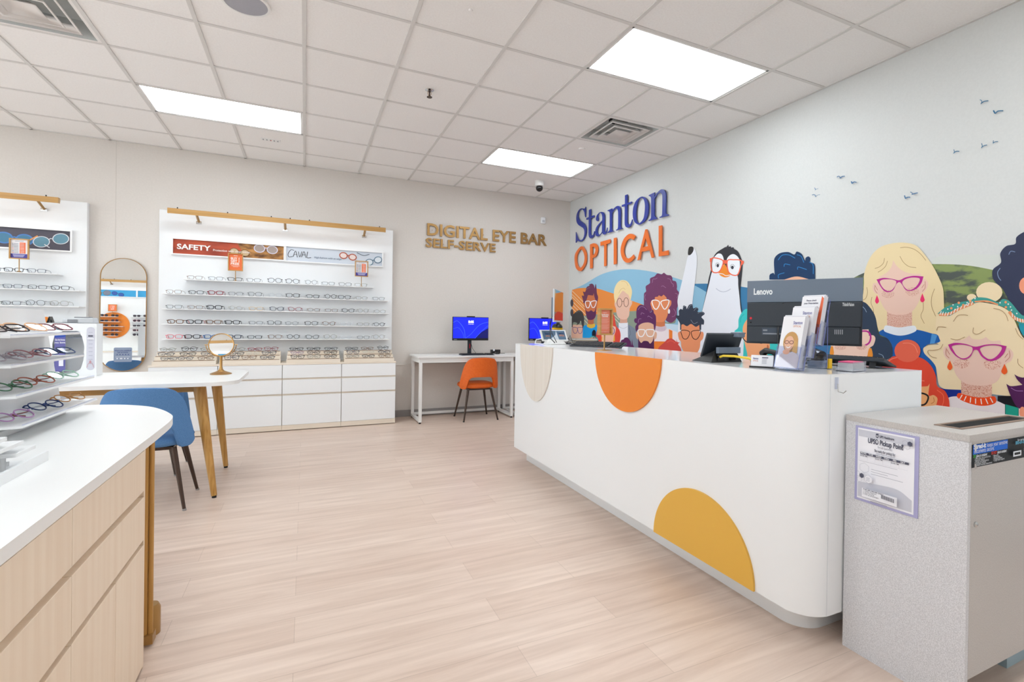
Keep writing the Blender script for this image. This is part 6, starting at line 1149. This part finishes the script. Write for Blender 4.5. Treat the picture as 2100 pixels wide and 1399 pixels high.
def hexa(cx_, cy_, r, fill=None):
    L = [(cx_ + r * math.sin(PI * k / 3), cy_ + r * math.cos(PI * k / 3)) for k in range(6)]
    if fill: a.poly([L], fill)
    else: a.poly([L, [(cx_ + (r - .0007) * math.sin(PI * k / 3), cy_ + (r - .0007) * math.cos(PI * k / 3)) for k in range(6)][::-1]], paint('#9a9cac'))
R6 = W0 * .045
hexa(W0 * .83, H0 * .90, R6); hexa(W0 * .90, H0 * .90, R6 * .9, k1); hexa(W0 * .865, H0 * .86, R6); hexa(W0 * .795, H0 * .862, R6 * .45, k1)
hexa(W0 * .20, H0 * .465, R6 * 1.9); hexa(W0 * .09, H0 * .37, R6); hexa(W0 * .16, H0 * .355, R6 * .95, k1); hexa(W0 * .125, H0 * .30, R6); hexa(W0 * .275, H0 * .33, R6 * 1.6, k3); hexa(W0 * .275, H0 * .33, R6 * 1.6)
for i, wd in enumerate((.42, .27, .5)): a.rect(W0 * .32, H0 * (.47 - .03 * i), W0 * (.32 + wd), H0 * (.474 - .03 * i), paint('#9a9aac'))
for i in range(3): a.rect(W0 * .245, H0 * (.345 - .018 * i), W0 * .305, H0 * (.349 - .018 * i), paint('#9a9aac'))
a.rect(W0 * .18, H0 * .085, W0 * .74, H0 * .20, k3); a.text('FOR UPS DRIVER ONLY:', W0 * .20, H0 * .18, .007, k1, bold=.02)
for i in range(3): a.text(('1. Check shipment', '2. Scan barcode', '3. Pick up all packages')[i], W0 * .20, H0 * (.16 - .02 * i), .0065, k1)
xx = W0 * .50
for i in range(22):
    ww = W0 * (.004, .008, .006, .003)[(i * 5) % 4]; a.rect(xx, H0 * .135, xx + ww, H0 * .185, k1); xx += ww + W0 * (.004, .006)[i % 2]
a.rect(W0 * .35, H0 * .068, W0 * .62, H0 * .072, k1); a.build('printed_page', t)
# sticker on the front
t = thing('sticker_label', 'black and blue Shred-it instruction sticker on the front of the console', 'sticker', (2.2, BY0 - .001, .8))
d0, d1 = onY(1993, 897, BY0), onY(1996, 962, BY0); d2 = onY(2100, 868, BY0); d3 = onY(2100, 935, BY0)
xs0 = d0.x; zt_, zb_ = .868, d1.z + .004
a = Art((xs0, BY0, zb_), (1, 0, 0), (0, 0, 1)); Ws, Hs = .46, zt_ - zb_
bl = paint('#1f2328'); a.rect(0, 0, Ws, Hs, bl)
xw = onY(2066, 900, BY0).x - xs0
a.rect(.006, Hs * .56, xw, Hs * .98, paint('#1568d8')); w_ = paint('#e8eef6')
a.text('Shred-it', .010, Hs * .80, .022, w_, bold=.04, width=.075); a.text('keeps your sensitive', .090, Hs * .80, .020, w_, width=xw - .094); a.text('documents secure.', .010, Hs * .62, .020, w_, width=.125)
a.text('DO', .006, Hs * .44, .014, paint('#4cc04c'), bold=.03, width=.014); a.text('place in container:', .022, Hs * .44, .014, w_, bold=.02, width=.068); a.text('DO NOT', .115, Hs * .44, .014, paint('#e03c30'), bold=.03, width=.034); a.text('place in container:', .152, Hs * .44, .014, w_, bold=.02, width=.06)
for i, s_ in enumerate(('Office files and control lists', 'Financial reports', 'Private correspondence', 'Employee records', 'Sensitive business documents')): a.text('\u2022 ' + s_, .008, Hs * (.355 - .07 * i), .0085, w_)
for i, s_ in enumerate(('Batteries', 'Food waste', 'Hanging folders', 'Large metal objects')): a.text('\u2022 ' + s_, .118, Hs * (.355 - .07 * i), .0085, w_)
a.text('For service, call:', xw + .05, Hs * .86, .011, w_, bold=.01); a.text('800-69-Shred (74733)', xw + .035, Hs * .72, .016, paint('#5cb8dc'), bold=.02)
a.rect(xw + .02, Hs * .18, xw + .075, Hs * .42, w_); a.rect(xw + .028, Hs * .25, xw + .067, Hs * .36, bl); a.text('Need more containers?', xw + .09, Hs * .36, .014, w_); a.text('shredit.com', xw + .09, Hs * .22, .016, paint('#3c8ce0'), bold=.02)
a.poly([[(-.004, Hs), (.012, Hs), (.004, Hs * .72), (-.004, Hs * .78)]], paint('#d8dade')); a.poly([[(-.004, 0), (.014, 0), (.010, Hs * .06), (-.004, Hs * .28)]], paint('#b9b4b2')); a.build('sticker_print', t)

# ================================================================ rear display wall (only seen in the mirrors)
RY = YD
def rboard(x0, x1, label): return board(x0, x1, label, RY, 1)
rboard(-5.6, -2.6, 'white eyeglass display panel behind the camera, seen in the mirrors')
rail('light_rail', -5.4, -2.8, 'brass light rail behind the camera, reflected in the oval mirror', (-4.0, -3.2, -4.9), (-4.1, -3.9, -3.6, -3.3), RY, 1)
def rbanner(x0, x1, z0, z1, label):
    t = thing('banner_sign', label, 'sign', ((x0 + x1) / 2, RY + .06, z0)); m = MB(); frame_rect(m, x0 - .012, x1 + .012, z0 - .014, z1 + .014, .014, RY + .06, RY + .085, M['shelf']); m.build('frame', t)
    a = Art((x1, RY + .068, z0), (-1, 0, 0), (0, 0, 1)); a.rect(0, 0, x1 - x0, z1 - z0, mat('sky_print', '#3aa2d8', .6)); return t, a
t, a = rbanner(-4.9, -3.54, 2.02, 2.17, 'blue sunglasses banner sign seen in the oval mirror'); lens_art(a, .62, .07, .13, '#7a6a40', '#7c8496', .007, -.1); lens_art(a, .34, .06, .10, '#3a3a54', '#3f62b0', .006, .25); a.build('printed_panel', t)
t, a = rbanner(-3.515, -2.75, 2.02, 2.17, 'plain blue banner sign at the right of the mirror reflection'); a.build('printed_panel', t)
m = MB(); m.loops([ell(0, 0, .30, .30, 48)], (-3.95, RY + .061, 1.355), (-1, 0, 0), (0, 0, 1), (0, 1, 0), .012, M['orange']); tag(m.build('wall_disc', origin=(-3.95, RY + .061, 1.355)), 'orange disc behind shelves, seen in the oval mirror', 'wall disc')
t = thing('tabletop_sign', 'small orange sign above the orange disc in the oval mirror reflection', 'sign', (-3.95, RY + .15, 1.551))
MB().tube([(-3.95, RY + .15, 1.551), (-3.95, RY + .15, 1.67)], .004, M['goldflat'], 8).build('stand', t)
m = MB(); frame_rect(m, -4.03, -3.87, 1.67, 1.83, .009, RY + .14, RY + .16, M['gold']); m.build('frame', t)
a = Art((-3.88, RY + .156, 1.679), (-1, 0, 0), (0, 0, 1)); a.rect(0, 0, .142, .142, paint('#ee7a48')); a.text('BUY 1', .071, .10, .03, paint('#fbeee8'), 'CENTER', .03); a.text('GET 1', .071, .066, .03, paint('#fbeee8'), 'CENTER', .03); a.text('FREE', .071, .032, .03, paint('#fbeee8'), 'CENTER', .03); a.build('printed_card', t)
k_ = 0
for (x0, x1, nm) in ((-4.5, -3.74, 'orange disc'), (-3.62, -2.7, 'right-hand')):
    for j, z in enumerate((1.55, 1.435, 1.325, 1.215, 1.11)):
        m = MB(); m.box((x0, RY + .074, z - .008), (x1 - (.06 * abs(j - 2) if nm[0] == 'o' else 0), RY + .20, z), M['shelf']); tag(m.build('display_shelf', origin=((x0 + x1) / 2, RY + .074, z)), '%s white ledge of the %s shelves reflected in the oval mirror' % (ORD[j], nm), 'shelf', 'thin white display shelves')
        for i in range(3):
            x = (x1 - .16 - i * .19) if nm[0] == 'o' else (x0 + .12 + i * .19)
            put_glasses((x, RY + .17, z + .0005), PI, ('square', 'aviator', 'rect')[(i + j) % 3], (B_, '#5a3a26', R_, N_)[(i + 2 * j) % 4], 'reflected %s sunglasses, %s along the %s %s ledge' % (CN[(B_, '#5a3a26', R_, N_)[(i + 2 * j) % 4]], NUM[i], ORD[j], nm), 'sunglasses reflected in the oval mirror', thick=.0028, lens=mat('sun_lens', '#3a3440', .1))
m = MB(); m.box((-5.6, RY + .002, .737), (-2.6, RY + .40, .757), M['mapleh']); m.box((-5.6, RY + .002, .0), (-2.6, RY + .39, .737), M['white']); tag(m.build('storage_cabinet', origin=(-4.1, RY, 0)), 'white storage cabinet behind the camera below the reflected display', 'cabinet')
